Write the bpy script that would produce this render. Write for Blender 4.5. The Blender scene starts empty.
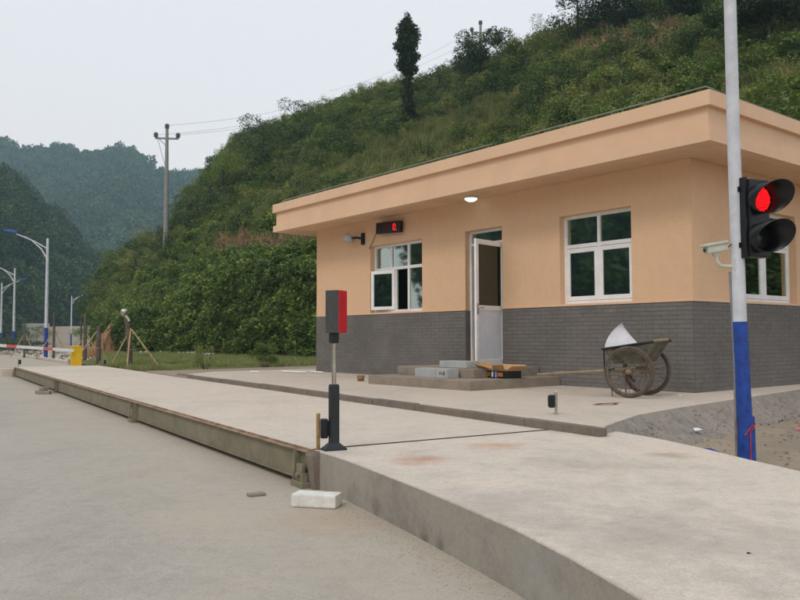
import bpy, bmesh, math, random
import numpy as np
from mathutils import Vector, Matrix, Euler
R = math.radians
SC = bpy.context.scene
COL = SC.collection

# ------------------------------------------------------------------ camera, sky, sun, exposure
CAMZ = 1.11
FPX = 792.0                                  # focal length for an 800 px wide frame
PITCH = math.atan(37.7 / FPX)
ROLL = math.atan(6 / 1625.0)
cam_d = bpy.data.cameras.new("camera")
cam_d.sensor_width = 36.0
cam_d.lens = 36.0 * FPX / 800.0
cam_d.clip_start = 0.05
cam_d.clip_end = 5000
cam = bpy.data.objects.new("camera", cam_d)
COL.objects.link(cam)
fw = Vector((0, math.cos(PITCH), math.sin(PITCH)))
rt0 = Vector((1, 0, 0))
up0 = rt0.cross(fw)
rt = rt0 * math.cos(ROLL) - up0 * math.sin(ROLL)
up = up0 * math.cos(ROLL) + rt0 * math.sin(ROLL)
cm = Matrix((rt, up, -fw)).transposed().to_4x4()
cm.translation = Vector((0, 0, CAMZ))
cam.matrix_world = cm
SC.camera = cam

SUN_EL, SUN_AZ = R(48), R(212)               # azimuth clockwise from +Y
w = bpy.data.worlds.new("World")
SC.world = w
w.use_nodes = True
nt = w.node_tree
nt.nodes.clear()
out = nt.nodes.new("ShaderNodeOutputWorld")
bg = nt.nodes.new("ShaderNodeBackground")
sky = nt.nodes.new("ShaderNodeTexSky")
sky.sky_type = 'NISHITA'
sky.sun_disc = False
sky.sun_elevation = SUN_EL
sky.sun_rotation = SUN_AZ
sky.dust_density = 3.0
sky.air_density = 1.0
mixn = nt.nodes.new("ShaderNodeMix")
mixn.data_type = 'RGBA'
mixn.inputs[0].default_value = 0.84          # thick pale overcast over the blue
mixn.inputs[7].default_value = (8.5, 9.15, 9.8, 1)
nt.links.new(sky.outputs[0], mixn.inputs[6])
nt.links.new(mixn.outputs[2], bg.inputs[0])
bg.inputs[1].default_value = 0.1
nt.links.new(bg.outputs[0], out.inputs[0])

sl = bpy.data.lights.new("sun", 'SUN')
sl.energy = 0.9
sl.angle = R(14)
sl.color = (1.0, 0.95, 0.88)
so = bpy.data.objects.new("sun", sl)
COL.objects.link(so)
sd = Vector((math.sin(SUN_AZ) * math.cos(SUN_EL), math.cos(SUN_AZ) * math.cos(SUN_EL), math.sin(SUN_EL)))
so.rotation_euler = sd.to_track_quat('Z', 'Y').to_euler()
so.location = (0, 0, 80)

SC.view_settings.view_transform = 'Standard'
SC.view_settings.look = 'None'
SC.view_settings.exposure = 0.12
SC.view_settings.gamma = 1.0
SC.view_settings.use_curve_mapping = False
SC.render.engine = 'CYCLES'
SC.cycles.max_bounces = 6
SC.cycles.transparent_max_bounces = 12
SC.cycles.volume_bounces = 2

rng = random.Random(7)
nrg = np.random.default_rng(11)

# ------------------------------------------------------------------ node helpers
def srgb(r, g, b):
    f = lambda c: (c / 255 / 12.92) if c / 255 <= 0.04045 else ((c / 255 + 0.055) / 1.055) ** 2.4
    return (f(r), f(g), f(b), 1)

class Mat:
    def __init__(s, name, rough=0.8, metal=0.0, spec=0.3):
        s.m = bpy.data.materials.new(name)
        s.m.use_nodes = True
        s.t = s.m.node_tree
        s.b = s.t.nodes["Principled BSDF"]
        s.b.inputs["Roughness"].default_value = rough
        s.b.inputs["Metallic"].default_value = metal
        s.b.inputs["Specular IOR Level"].default_value = spec
        s.h = None
    def n(s, t, **kw):
        x = s.t.nodes.new(t)
        for k, v in kw.items():
            setattr(x, k, v)
        return x
    def l(s, a, b):
        s.t.links.new(a, b)
    def coord(s, kind="Object"):
        if not hasattr(s, 'tc'):
            s.tc = s.n("ShaderNodeTexCoord")
        return s.tc.outputs[kind]
    def world(s):
        if not hasattr(s, 'geo'):
            s.geo = s.n("ShaderNodeNewGeometry")
        return s.geo.outputs["Position"]
    def noise(s, vec, scale, detail=4, rough=0.55, dist=0.0, stretch=None):
        if stretch:
            mp = s.n("ShaderNodeMapping")
            mp.inputs["Scale"].default_value = stretch
            s.l(vec, mp.inputs["Vector"])
            vec = mp.outputs[0]
        x = s.n("ShaderNodeTexNoise")
        x.inputs["Scale"].default_value = scale
        x.inputs["Detail"].default_value = detail
        x.inputs["Roughness"].default_value = rough
        x.inputs["Distortion"].default_value = dist
        s.l(vec, x.inputs["Vector"])
        return x.outputs["Fac"]
    def ramp(s, fac, stops, interp='LINEAR'):
        x = s.n("ShaderNodeValToRGB")
        x.color_ramp.interpolation = interp
        els = x.color_ramp.elements
        while len(els) < len(stops):
            els.new(0.5)
        for e, (p, c) in zip(els, stops):
            e.position = p
            e.color = c if len(c) == 4 else (*c, 1)
        s.l(fac, x.inputs[0])
        return x.outputs[0]
    def mix(s, fac, a, b, mode='MIX'):
        x = s.n("ShaderNodeMix", data_type='RGBA', blend_type=mode)
        for v, i in ((fac, 0), (a, 6), (b, 7)):
            if isinstance(v, (int, float)):
                x.inputs[i].default_value = v
            elif isinstance(v, tuple):
                x.inputs[i].default_value = v
            else:
                s.l(v, x.inputs[i])
        return x.outputs[2]
    def math(s, op, a, b=0.0, clamp=False):
        x = s.n("ShaderNodeMath", operation=op, use_clamp=clamp)
        for v, i in ((a, 0), (b, 1)):
            if isinstance(v, (int, float)):
                x.inputs[i].default_value = v
            else:
                s.l(v, x.inputs[i])
        return x.outputs[0]
    def base(s, c):
        if isinstance(c, tuple):
            s.b.inputs["Base Color"].default_value = c
        else:
            s.l(c, s.b.inputs["Base Color"])
        return s
    def bump(s, fac, strength=0.3, dist=0.01):
        x = s.n("ShaderNodeBump")
        x.inputs["Strength"].default_value = strength
        x.inputs["Distance"].default_value = dist
        s.l(fac, x.inputs["Height"])
        if s.h is not None:
            s.l(s.h, x.inputs["Normal"])
        s.h = x.outputs[0]
        s.l(s.h, s.b.inputs["Normal"])
        return s

def v(c, k):
    return (c[0] * k, c[1] * k, c[2] * k, 1)

def concrete(name, c, dark=0.72, light=1.15, scale=1.0, grit=0.25, spots=(), bumpd=0.006, tint=(1.0, 0.96, 0.9), band=None):
    M = Mat(name, 0.9, spec=0.2)
    P = M.world()
    big = M.noise(P, 0.55 * scale, 5, 0.6, 0.6)
    mid = M.noise(P, 3.2 * scale, 6, 0.65)
    fine = M.noise(P, 90 * scale, 3, 0.7)
    f = M.math('ADD', M.math('MULTIPLY', big, 0.55), M.math('MULTIPLY', mid, 0.45))
    c1 = M.ramp(f, [(0.32, v(c, dark)), (0.5, v(c, 1.0)), (0.68, (c[0] * light * tint[0], c[1] * light * tint[1], c[2] * light * tint[2], 1))])
    c2 = M.mix(grit, c1, M.ramp(fine, [(0.3, (0.45, 0.45, 0.45, 1)), (0.7, (1.5, 1.5, 1.5, 1))]), 'MULTIPLY')
    mott = M.noise(P, 16 * scale, 5, 0.75, 0.8)
    c2 = M.mix(0.5, c2, M.ramp(mott, [(0.36, (0.80, 0.79, 0.78, 1)), (0.5, (1, 1, 1, 1)), (0.66, (1.10, 1.09, 1.08, 1))]), 'MULTIPLY')
    streak = M.noise(P, 1.3 * scale, 5, 0.7, 1.5, stretch=(1, 0.35, 1))
    c3 = M.mix(M.math('MULTIPLY', M.ramp(streak, [(0.5, (0, 0, 0, 1)), (0.72, (1, 1, 1, 1))]), 0.28), c2, (c[0] * .66, c[1] * .62, c[2] * .58, 1))
    for (x, y, z, r, colr, amt) in spots:
        vm = M.n("ShaderNodeVectorMath", operation='DISTANCE')
        M.l(P, vm.inputs[0])
        vm.inputs[1].default_value = (x, y, z)
        dd = M.math('DIVIDE', vm.outputs["Value"], r)
        nn = M.noise(P, 6.0, 5, 0.7)
        k = M.math('SUBTRACT', M.math('ADD', 1.0, M.math('MULTIPLY', M.math('SUBTRACT', nn, 0.5), 2.2)), dd)
        k = M.math('MULTIPLY', M.math('MAXIMUM', M.math('MINIMUM', k, 1.0), 0.0), amt)
        c3 = M.mix(k, c3, colr)
    if band:
        org, nrm, d0, d1, colr, amt = band
        vs_ = M.n("ShaderNodeVectorMath", operation='SUBTRACT'); M.l(P, vs_.inputs[0]); vs_.inputs[1].default_value = org
        vd = M.n("ShaderNodeVectorMath", operation='DOT_PRODUCT'); M.l(vs_.outputs[0], vd.inputs[0]); vd.inputs[1].default_value = nrm
        k = M.math('DIVIDE', M.math('SUBTRACT', vd.outputs["Value"], d0), d1 - d0)
        k = M.math('ADD', k, M.math('MULTIPLY', M.math('SUBTRACT', M.noise(P, 1.1, 6, 0.7, 1.0), 0.5), 1.6))
        k = M.math('MULTIPLY', M.math('MAXIMUM', M.math('MINIMUM', k, 1.0), 0.0), amt)
        c3 = M.mix(k, c3, colr)
    M.base(c3)
    M.bump(mid, 0.3, bumpd * 2).bump(fine, 0.4, bumpd * 0.5)
    return M.m

def plain(name, c, rough=0.6, metal=0.0, spec=0.4, dirt=0.25, dscale=6.0, bump=0.0):
    M = Mat(name, rough, metal, spec)
    P = M.world()
    n1 = M.noise(P, dscale, 6, 0.65)
    n2 = M.noise(P, dscale * 9, 3, 0.6)
    a = M.ramp(n1, [(0.35, v(c, 1 - dirt)), (0.62, v(c, 1.0 + dirt * 0.25))])
    a = M.mix(dirt * 0.6, a, M.ramp(n2, [(0.3, (0.6, 0.58, 0.55, 1)), (0.7, (1.2, 1.2, 1.2, 1))]), 'MULTIPLY')
    M.base(a)
    if bump:
        M.bump(n2, 0.5, bump)
    return M.m

def foliage(name, cols, trans=0.25, wscale=0.25, rough=0.55):
    M = Mat(name, rough, spec=0.25)
    oi = M.n("ShaderNodeObjectInfo")
    P = M.world()
    n1 = M.noise(P, wscale, 4, 0.6)
    n2 = M.noise(P, 5.0, 2, 0.6)
    f = M.math('ADD', M.math('MULTIPLY', n1, 0.75), M.math('MULTIPLY', oi.outputs["Random"], 0.28))
    f = M.math('ADD', f, M.math('MULTIPLY', n2, 0.25))
    f = M.math('SUBTRACT', f, 0.17)
    k = len(cols)
    c = M.ramp(f, [(0.28 + 0.5 * i / (k - 1), cc) for i, cc in enumerate(cols)])
    M.base(c)
    tr = M.n("ShaderNodeBsdfTranslucent")
    M.l(M.mix(0.5, c, (0.25, 0.35, 0.05, 1), 'MULTIPLY'), tr.inputs[0])
    M.l(c, tr.inputs[0])
    mx = M.n("ShaderNodeMixShader")
    mx.inputs[0].default_value = trans
    M.l(M.b.outputs[0], mx.inputs[1])
    M.l(tr.outputs[0], mx.inputs[2])
    M.l(mx.outputs[0], M.t.nodes["Material Output"].inputs[0])
    return M.m

def emit(name, c, s):
    M = Mat(name, 0.4)
    M.base((c[0] * 0.5, c[1] * 0.5, c[2] * 0.5, 1))
    M.b.inputs["Emission Color"].default_value = (*c[:3], 1)
    M.b.inputs["Emission Strength"].default_value = s
    return M.m

def glass(name, tint, refl=0.12):
    m = bpy.data.materials.new(name)
    m.use_nodes = True
    t = m.node_tree
    t.nodes.clear()
    o = t.nodes.new("ShaderNodeOutputMaterial")
    tr = t.nodes.new("ShaderNodeBsdfTransparent")
    tr.inputs[0].default_value = tint
    gl = t.nodes.new("ShaderNodeBsdfGlossy")
    gl.inputs["Roughness"].default_value = 0.03
    gl.inputs[0].default_value = (0.8, 0.92, 0.85, 1)
    fr = t.nodes.new("ShaderNodeFresnel")
    fr.inputs[0].default_value = 1.6
    ad = t.nodes.new("ShaderNodeMath")
    ad.operation = 'ADD'
    ad.inputs[1].default_value = refl
    mx = t.nodes.new("ShaderNodeMixShader")
    t.links.new(fr.outputs[0], ad.inputs[0])
    t.links.new(ad.outputs[0], mx.inputs[0])
    t.links.new(tr.outputs[0], mx.inputs[1])
    t.links.new(gl.outputs[0], mx.inputs[2])
    t.links.new(mx.outputs[0], o.inputs[0])
    return m

# ------------------------------------------------------------------ mesh helpers
class MB:
    def __init__(s):
        s.v, s.f, s.mi, s.sm = [], [], [], []
    def add(s, vs, fs, M=None, mi=0, smooth=False):
        o = len(s.v)
        s.v += [tuple((M @ Vector(p)) if M is not None else p) for p in vs]
        s.f += [tuple(i + o for i in f) for f in fs]
        s.mi += [mi] * len(fs)
        s.sm += [smooth] * len(fs)
        return s
    def box(s, x0, x1, y0, y1, z0, z1, M=None, mi=0, ch=0.0):
        x0, x1 = sorted((x0, x1)); y0, y1 = sorted((y0, y1)); z0, z1 = sorted((z0, z1))
        if ch <= 0:
            vs = [(x0, y0, z0), (x1, y0, z0), (x1, y1, z0), (x0, y1, z0), (x0, y0, z1), (x1, y0, z1), (x1, y1, z1), (x0, y1, z1)]
            fs = [(0, 3, 2, 1), (4, 5, 6, 7), (0, 1, 5, 4), (1, 2, 6, 5), (2, 3, 7, 6), (3, 0, 4, 7)]
            return s.add(vs, fs, M, mi)
        bm = bmesh.new()
        bmesh.ops.create_cube(bm, size=1)
        for q in bm.verts:
            q.co = Vector(((x0 + x1) / 2 + q.co.x * (x1 - x0), (y0 + y1) / 2 + q.co.y * (y1 - y0), (z0 + z1) / 2 + q.co.z * (z1 - z0)))
        bmesh.ops.bevel(bm, geom=bm.edges[:], offset=ch, segments=2, affect='EDGES', profile=0.6)
        vs = [q.co[:] for q in bm.verts]
        bm.verts.index_update()
        fs = [tuple(q.index for q in f.verts) for f in bm.faces]
        bm.free()
        return s.add(vs, fs, M, mi)
    def tube(s, pts, rad, n=10, M=None, mi=0, cap=True, smooth=True):
        pts = [Vector(p) for p in pts]
        if not hasattr(rad, '__len__'):
            rad = [rad] * len(pts)
        vs, fs = [], []
        ref = None
        for i, p in enumerate(pts):
            a = pts[max(0, i - 1)]; b = pts[min(len(pts) - 1, i + 1)]
            d = (b - a).normalized()
            if ref is None:
                ref = Vector((0, 0, 1)) if abs(d.z) < 0.9 else Vector((1, 0, 0))
            u = (ref - d * ref.dot(d)).normalized()
            ref = u
            q = d.cross(u)
            for k in range(n):
                t = 2 * math.pi * k / n
                vs.append(tuple(p + (u * math.cos(t) + q * math.sin(t)) * rad[i]))
        for i in range(len(pts) - 1):
            for k in range(n):
                k2 = (k + 1) % n
                fs.append((i * n + k, i * n + k2, (i + 1) * n + k2, (i + 1) * n + k))
        s.add(vs, fs, M, mi, smooth)
        if cap:
            s.add(vs[:n], [tuple(range(n - 1, -1, -1))], M, mi)
            s.add(vs[-n:], [tuple(range(n))], M, mi)
        return s
    def lathe(s, prof, n=20, M=None, mi=0, smooth=True):   # prof: (r, z) about local z
        vs, fs = [], []
        for r, z in prof:
            for k in range(n):
                t = 2 * math.pi * k / n
                vs.append((r * math.cos(t), r * math.sin(t), z))
        for i in range(len(prof) - 1):
            for k in range(n):
                k2 = (k + 1) % n
                fs.append((i * n + k, i * n + k2, (i + 1) * n + k2, (i + 1) * n + k))
        return s.add(vs, fs, M, mi, smooth)
    def prism(s, poly, z0, z1, M=None, mi=0, side_mi=None):
        n = len(poly)
        z0s = z0 if hasattr(z0, '__len__') else [z0] * n
        z1s = z1 if hasattr(z1, '__len__') else [z1] * n
        vs = [(p[0], p[1], z) for p, z in zip(poly, z0s)] + [(p[0], p[1], z) for p, z in zip(poly, z1s)]
        s.add(vs, [tuple(range(n - 1, -1, -1)), tuple(range(n, 2 * n))], M, mi)
        s.add(vs, [(i, (i + 1) % n, n + (i + 1) % n, n + i) for i in range(n)], M, mi if side_mi is None else side_mi)
        return s
    def mesh(s, name, mats):
        me = bpy.data.meshes.new(name)
        me.from_pydata(s.v, [], s.f)
        if not isinstance(mats, (list, tuple)):
            mats = [mats]
        for m in mats:
            me.materials.append(m)
        me.polygons.foreach_set("material_index", s.mi)
        me.polygons.foreach_set("use_smooth", s.sm)
        me.update()
        return me
    def build(s, name, mats, parent=None, M=None):
        o = bpy.data.objects.new(name, s.mesh(name, mats))
        COL.objects.link(o)
        if M is not None:
            o.matrix_local = M
        if parent is not None:
            o.parent = parent
        return o

def tag(o, label=None, cat=None, group=None, kind=None):
    if label: o["label"] = label
    if cat: o["category"] = cat
    if group: o["group"] = group
    if kind: o["kind"] = kind
    return o

def empty(name, loc, rz=0.0):
    o = bpy.data.objects.new(name, None)
    o.empty_display_size = 0.2
    COL.objects.link(o)
    o.location = loc
    o.rotation_euler = (0, 0, rz)
    return o

def part(name, mesh, parent, loc=(0, 0, 0), rot=(0, 0, 0)):
    o = bpy.data.objects.new(name, mesh)
    COL.objects.link(o)
    o.parent = parent
    o.location = loc
    o.rotation_euler = rot
    return o

def T(x, y, z, rz=0.0):
    return Matrix.Translation((x, y, z)) @ Matrix.Rotation(rz, 4, 'Z')

def along(a, b):
    """matrix whose local z runs from a towards b"""
    a = Vector(a); b = Vector(b)
    q = (b - a).to_track_quat('Z', 'Y').to_matrix().to_4x4()
    q.translation = a
    return q

def npmesh(name, verts, faces, mat):
    """verts (N,3), faces (M,k) arrays"""
    me = bpy.data.meshes.new(name)
    k = faces.shape[1]
    me.vertices.add(len(verts))
    me.vertices.foreach_set("co", np.ascontiguousarray(verts, dtype=np.float32).ravel())
    me.loops.add(faces.size)
    me.loops.foreach_set("vertex_index", np.ascontiguousarray(faces, dtype=np.int32).ravel())
    me.polygons.add(len(faces))
    me.polygons.foreach_set("loop_start", np.arange(0, faces.size, k, dtype=np.int32))
    me.polygons.foreach_set("loop_total", np.full(len(faces), k, dtype=np.int32))
    me.materials.append(mat)
    me.update(calc_edges=True)
    return me

def grid_mesh(name, P, mat, smooth=True):
    """P (nu,nv,3)"""
    nu, nv = P.shape[:2]
    idx = np.arange(nu * nv).reshape(nu, nv)
    f = np.stack([idx[:-1, :-1], idx[1:, :-1], idx[1:, 1:], idx[:-1, 1:]], -1).reshape(-1, 4)
    me = npmesh(name, P.reshape(-1, 3), f, mat)
    if smooth:
        me.polygons.foreach_set("use_smooth", np.ones(len(f), dtype=bool))
    return me

def vnoise(x, y, seed=0):
    """smooth value noise in numpy"""
    def h(i, j):
        n = np.sin(i * 127.1 + j * 311.7 + seed * 74.7) * 43758.5453
        return n - np.floor(n)
    xi, yi = np.floor(x), np.floor(y)
    xf, yf = x - xi, y - yi
    u, w_ = xf * xf * (3 - 2 * xf), yf * yf * (3 - 2 * yf)
    return (h(xi, yi) * (1 - u) + h(xi + 1, yi) * u) * (1 - w_) + (h(xi, yi + 1) * (1 - u) + h(xi + 1, yi + 1) * u) * w_

def fbm(x, y, o=4, seed=0):
    s, a, t = 0, 1.0, 0
    for k in range(o):
        s = s + a * vnoise(x * 2 ** k, y * 2 ** k, seed + k)
        t += a
        a *= 0.5
    return s / t

# ------------------------------------------------------------------ materials
M_road = concrete("road_concrete", srgb(169, 162, 152), 0.88, 1.07, 0.7, 0.3, tint=(1.0, 0.99, 0.97), band=((-0.657, 5.923, 0), (0.8537, 0.5207, 0), -1.5, 0.1, srgb(180, 168, 148), 0.5),
                  spots=[(-0.4, 4.9, 0, 0.5, srgb(165, 130, 100), 0.5), (-1.2, 4.9, 0, 0.5, srgb(186, 170, 150), 0.4)])
M_deck = concrete("deck_concrete", srgb(203, 191, 177), 0.88, 1.08, 0.8, 0.2)
M_ramp = concrete("ramp_concrete", srgb(205, 194, 181), 0.74, 1.08, 1.0, 0.28,
                  spots=[(0.15, 5.45, 0.28, 0.28, srgb(176, 118, 84), 0.6), (0.75, 6.1, 0.28, 0.3, srgb(188, 138, 100), 0.55),
                         (1.15, 5.2, 0.28, 0.5, srgb(150, 142, 130), 0.35), (1.1, 3.3, 0.28, 0.7, srgb(148, 142, 132), 0.4),
                         (1.9, 5.6, 0.28, 0.22, srgb(140, 122, 92), 0.5), (0.45, 3.9, 0.28, 0.6, srgb(150, 144, 136), 0.35)])
M_rampside = concrete("ramp_side_concrete", srgb(158, 152, 142), 0.68, 1.16, 2.2, 0.35,
                      spots=[(0.1, 4.4, 0.0, 0.09, srgb(74, 72, 70), 0.8), (0.19, 4.2, 0.02, 0.07, srgb(84, 80, 76), 0.7), (0.56, 3.3, 0.1, 0.3, srgb(176, 174, 168), 0.4), (-0.2, 5.0, 0.05, 0.1, srgb(84, 80, 76), 0.6)])
M_terr = concrete("terrace_concrete", srgb(196, 184, 170), 0.86, 1.08, 0.9, 0.22)
M_kerb = concrete("kerb_concrete", srgb(126, 116, 106), 0.7, 1.15, 3.0, 0.35)
M_step = concrete("step_concrete", srgb(150, 138, 124), 0.7, 1.15, 3.0, 0.35)
M_rubble = concrete("rough_mortar", srgb(146, 138, 130), 0.7, 1.2, 3.0, 0.6, bumpd=0.02)
M_dirt = concrete("dirt", srgb(152, 139, 122), 0.7, 1.2, 1.2, 0.6, tint=(1.1, 1, 0.88), bumpd=0.02)
M_farg = concrete("gravel_earth", srgb(146, 134, 114), 0.7, 1.25, 0.35, 0.4, bumpd=0.03)
M_soil = concrete("orange_soil", srgb(152, 114, 84), 0.6, 1.2, 1.2, 0.6, bumpd=0.06)
M_farwall = concrete("far_concrete", srgb(186, 180, 170), 0.85, 1.08, 0.2, 0.1)

def grassground():
    M = Mat("turf", 0.95, spec=0.1)
    P = M.world()
    n1 = M.noise(P, 0.8, 6, 0.65)
    c = M.ramp(n1, [(0.3, (0.10, 0.075, 0.045, 1)), (0.48, (0.075, 0.095, 0.03, 1)), (0.7, (0.10, 0.14, 0.035, 1))])
    M.base(c)
    M.bump(M.noise(P, 18, 4), 0.6, 0.03)
    return M.m
M_turf = grassground()

def hillground():
    M = Mat("hill_soil", 0.95, spec=0.1)
    P = M.world()
    n1 = M.noise(P, 0.5, 6, 0.65)
    M.base(M.ramp(n1, [(0.3, (0.02, 0.03, 0.012, 1)), (0.6, (0.035, 0.05, 0.018, 1)), (0.75, (0.06, 0.05, 0.025, 1))]))
    M.bump(n1, 0.6, 0.2)
    return M.m
M_hill = hillground()

def peach(name, c):
    M = Mat(name, 0.88, spec=0.2)
    O = M.coord()
    sep = M.n("ShaderNodeSeparateXYZ"); M.l(O, sep.inputs[0])
    com = M.n("ShaderNodeCombineXYZ")
    M.l(M.math('ADD', sep.outputs[0], sep.outputs[1]), com.inputs[0])
    M.l(sep.outputs[2], com.inputs[1])
    br = M.n("ShaderNodeTexBrick")
    br.inputs["Scale"].default_value = 1.0
    br.inputs["Brick Width"].default_value = 0.248
    br.inputs["Row Height"].default_value = 0.0625
    br.inputs["Mortar Size"].default_value = 0.005
    br.inputs["Mortar Smooth"].default_value = 0.3
    M.l(com.outputs[0], br.inputs["Vector"])
    n1 = M.noise(M.world(), 0.8, 6, 0.6)
    n2 = M.noise(M.world(), 9, 4, 0.6)
    a = M.ramp(n1, [(0.3, v(c, 0.96)), (0.7, v(c, 1.03))])
    a = M.mix(0.25, a, M.ramp(n2, [(0.3, (0.82, 0.8, 0.78, 1)), (0.7, (1.08, 1.08, 1.08, 1))]), 'MULTIPLY')
    a = M.mix(M.math('MULTIPLY', br.outputs["Fac"], 0.08), a, v(c, 0.6))
    stain = M.noise(M.world(), 2.2, 5, 0.7, 0.5, stretch=(1, 1, 0.16))
    a = M.mix(M.math('MULTIPLY', M.ramp(stain, [(0.55, (0, 0, 0, 1)), (0.8, (1, 1, 1, 1))]), 0.22), a, v(c, 0.68))
    M.base(a)
    M.bump(br.outputs["Fac"], -0.25, 0.004).bump(n2, 0.15, 0.004)
    return M.m
PEACH = srgb(225, 187, 151)
M_peach = peach("peach_render", PEACH)
M_soff = plain("peach_plaster", srgb(222, 188, 154), 0.9, dirt=0.16, dscale=1.2)
M_edge = plain("peach_edge_paint", srgb(227, 190, 157), 0.85, dirt=0.07, dscale=1.2, bump=0.002)
M_roof = plain("roof_cement", srgb(120, 116, 110), 0.9, dirt=0.3)
M_mortar = plain("dark_mortar", srgb(106, 102, 98), 0.95, dirt=0.2, bump=0.003)

def brickmat():
    M = Mat("grey_brick", 0.85, spec=0.25)
    oi = M.n("ShaderNodeObjectInfo")
    P = M.world()
    n1 = M.noise(P, 1.1, 5, 0.6)
    n2 = M.noise(P, 34, 4, 0.7)
    c = srgb(114, 110, 106)
    wn = M.n("ShaderNodeTexWhiteNoise", noise_dimensions='3D')
    sn = M.n("ShaderNodeVectorMath", operation='SNAP')
    M.l(M.coord(), sn.inputs[0]); sn.inputs[1].default_value = (0.25, 0.25, 0.0625)
    M.l(sn.outputs[0], wn.inputs[0])
    f = M.math('ADD', M.math('MULTIPLY', n1, 0.6), M.math('MULTIPLY', n2, 0.4))
    a = M.ramp(f, [(0.3, v(c, 0.72)), (0.5, v(c, 1.0)), (0.72, v(c, 1.25))])
    a = M.mix(0.5, a, M.ramp(M.math('MULTIPLY', M.math('ADD', oi.outputs["Random"], wn.outputs[0]), 0.5), [(0, (0.78, 0.78, 0.78, 1)), (1, (1.15, 1.15, 1.15, 1))]), 'MULTIPLY')
    dust = M.noise(P, 2.5, 5, 0.7, 1.0)
    a = M.mix(M.math('MULTIPLY', M.ramp(dust, [(0.52, (0, 0, 0, 1)), (0.75, (1, 1, 1, 1))]), 0.3), a, srgb(140, 134, 126))
    M.base(a)
    M.bump(n2, 0.5, 0.004)
    return M.m
M_brick = brickmat()
M_white = plain("white_pvc", srgb(240, 239, 238), 0.4, dirt=0.12, dscale=3)
M_doorwhite = plain("white_door_panel", srgb(226, 227, 234), 0.4, dirt=0.1, dscale=3)
M_glass = glass("green_glass", (0.20, 0.30, 0.21, 1), 0.42)
M_doorglass = glass("door_glass", (0.27, 0.33, 0.19, 1), 0.03)
M_inside = plain("interior_paint", srgb(120, 134, 120), 0.9, dirt=0.2)
M_greensteel = plain("grey_green_steel", srgb(136, 129, 108), 0.6, spec=0.3, dirt=0.25, dscale=4)
M_rust = plain("rusty_steel", srgb(158, 132, 108), 0.85, dirt=0.45, dscale=9, bump=0.002)
M_blacksteel = plain("black_paint", srgb(40, 42, 46), 0.5, dirt=0.3)
M_box = plain("grey_perforated", srgb(74, 74, 74), 0.7, dirt=0.2, dscale=20)
M_red = plain("red_face", srgb(196, 18, 34), 0.45, dirt=0.12)
M_chrome = plain("bright_steel", srgb(190, 184, 170), 0.3, 0.85, dirt=0.25, dscale=14)
M_brass = plain("taped_rod", srgb(170, 140, 90), 0.5, 0.4, dirt=0.35, dscale=25)
M_styro = plain("white_block", srgb(226, 224, 216), 0.85, dirt=0.2, dscale=14, bump=0.004)
M_pole = plain("white_pole_paint", srgb(206, 208, 214), 0.5, dirt=0.18, dscale=5)
M_blue = plain("blue_pole_paint", srgb(34, 72, 158), 0.5, dirt=0.35, dscale=16)
M_galv = plain("galvanised", srgb(150, 150, 150), 0.5, 0.5, dirt=0.3)
M_black = plain("black_plastic", srgb(24, 26, 28), 0.38, dirt=0.3)
M_cam = plain("beige_camera", srgb(200, 200, 184), 0.5, dirt=0.15)
M_led = emit("red_led", (1.0, 0.008, 0.012), 1.7)
M_leddim = emit("dim_led", (0.25, 0.02, 0.02), 0.02)
M_redlens = plain("red_lens", srgb(120, 10, 14), 0.3)
M_darklens = plain("dark_lens", srgb(22, 26, 24), 0.25, spec=0.6)
M_lamp = emit("lamp_glass", (0.80, 1.0, 0.90), 1.3)
M_lampwhite = plain("lamp_rim", srgb(226, 230, 226), 0.4, dirt=0.05)
M_cartgreen = plain("cart_green_paint", srgb(106, 102, 84), 0.8, dirt=0.55, dscale=11, bump=0.002)
M_tyre = plain("dusty_tyre", srgb(96, 86, 74), 0.9, dirt=0.35, dscale=12)
M_rim = plain("rusty_rim", srgb(120, 104, 88), 0.6, 0.3, dirt=0.4, dscale=12)
M_wood = plain("weathered_wood", srgb(150, 132, 108), 0.85, dirt=0.3, dscale=10)
M_stake = plain("bamboo_stake", srgb(188, 160, 118), 0.8, dirt=0.3, dscale=8)
M_bark = plain("bark", srgb(104, 92, 80), 0.95, dirt=0.45, dscale=9, bump=0.01)
M_bark2 = plain("dark_bark", srgb(70, 62, 54), 0.95, dirt=0.4, dscale=5, bump=0.02)
M_card = plain("cardboard", srgb(190, 150, 106), 0.85, dirt=0.12)
M_cardblack = plain("black_printed_card", srgb(30, 28, 30), 0.6, dirt=0.2)
M_cardgrey = plain("pale_grey_card", srgb(176, 178, 176), 0.75, dirt=0.14, dscale=5)
M_orange = plain("orange_print", srgb(190, 120, 50), 0.7)
M_print = plain("white_print", srgb(220, 220, 225), 0.7, dirt=0.05)
M_bluep = plain("pale_blue_print", srgb(120, 160, 220), 0.7, dirt=0.05)
M_yellow = plain("yellow_paint", srgb(226, 182, 12), 0.5, dirt=0.2, dscale=6)
M_boom = plain("boom_white", srgb(228, 226, 226), 0.5, dirt=0.1)
M_boomred = plain("boom_red", srgb(214, 104, 100), 0.5, dirt=0.1)
M_insul = plain("insulator", srgb(96, 90, 84), 0.4, dirt=0.2)
M_wire = plain("wire", srgb(130, 134, 140), 0.6)
M_cpole = plain("concrete_pole", srgb(150, 146, 140), 0.85, dirt=0.2, dscale=1.5)
M_pot = plain("clay", srgb(150, 112, 84), 0.85, dirt=0.3)
M_lampblue = plain("lamp_blue", srgb(60, 92, 168), 0.5, dirt=0.1)

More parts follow.
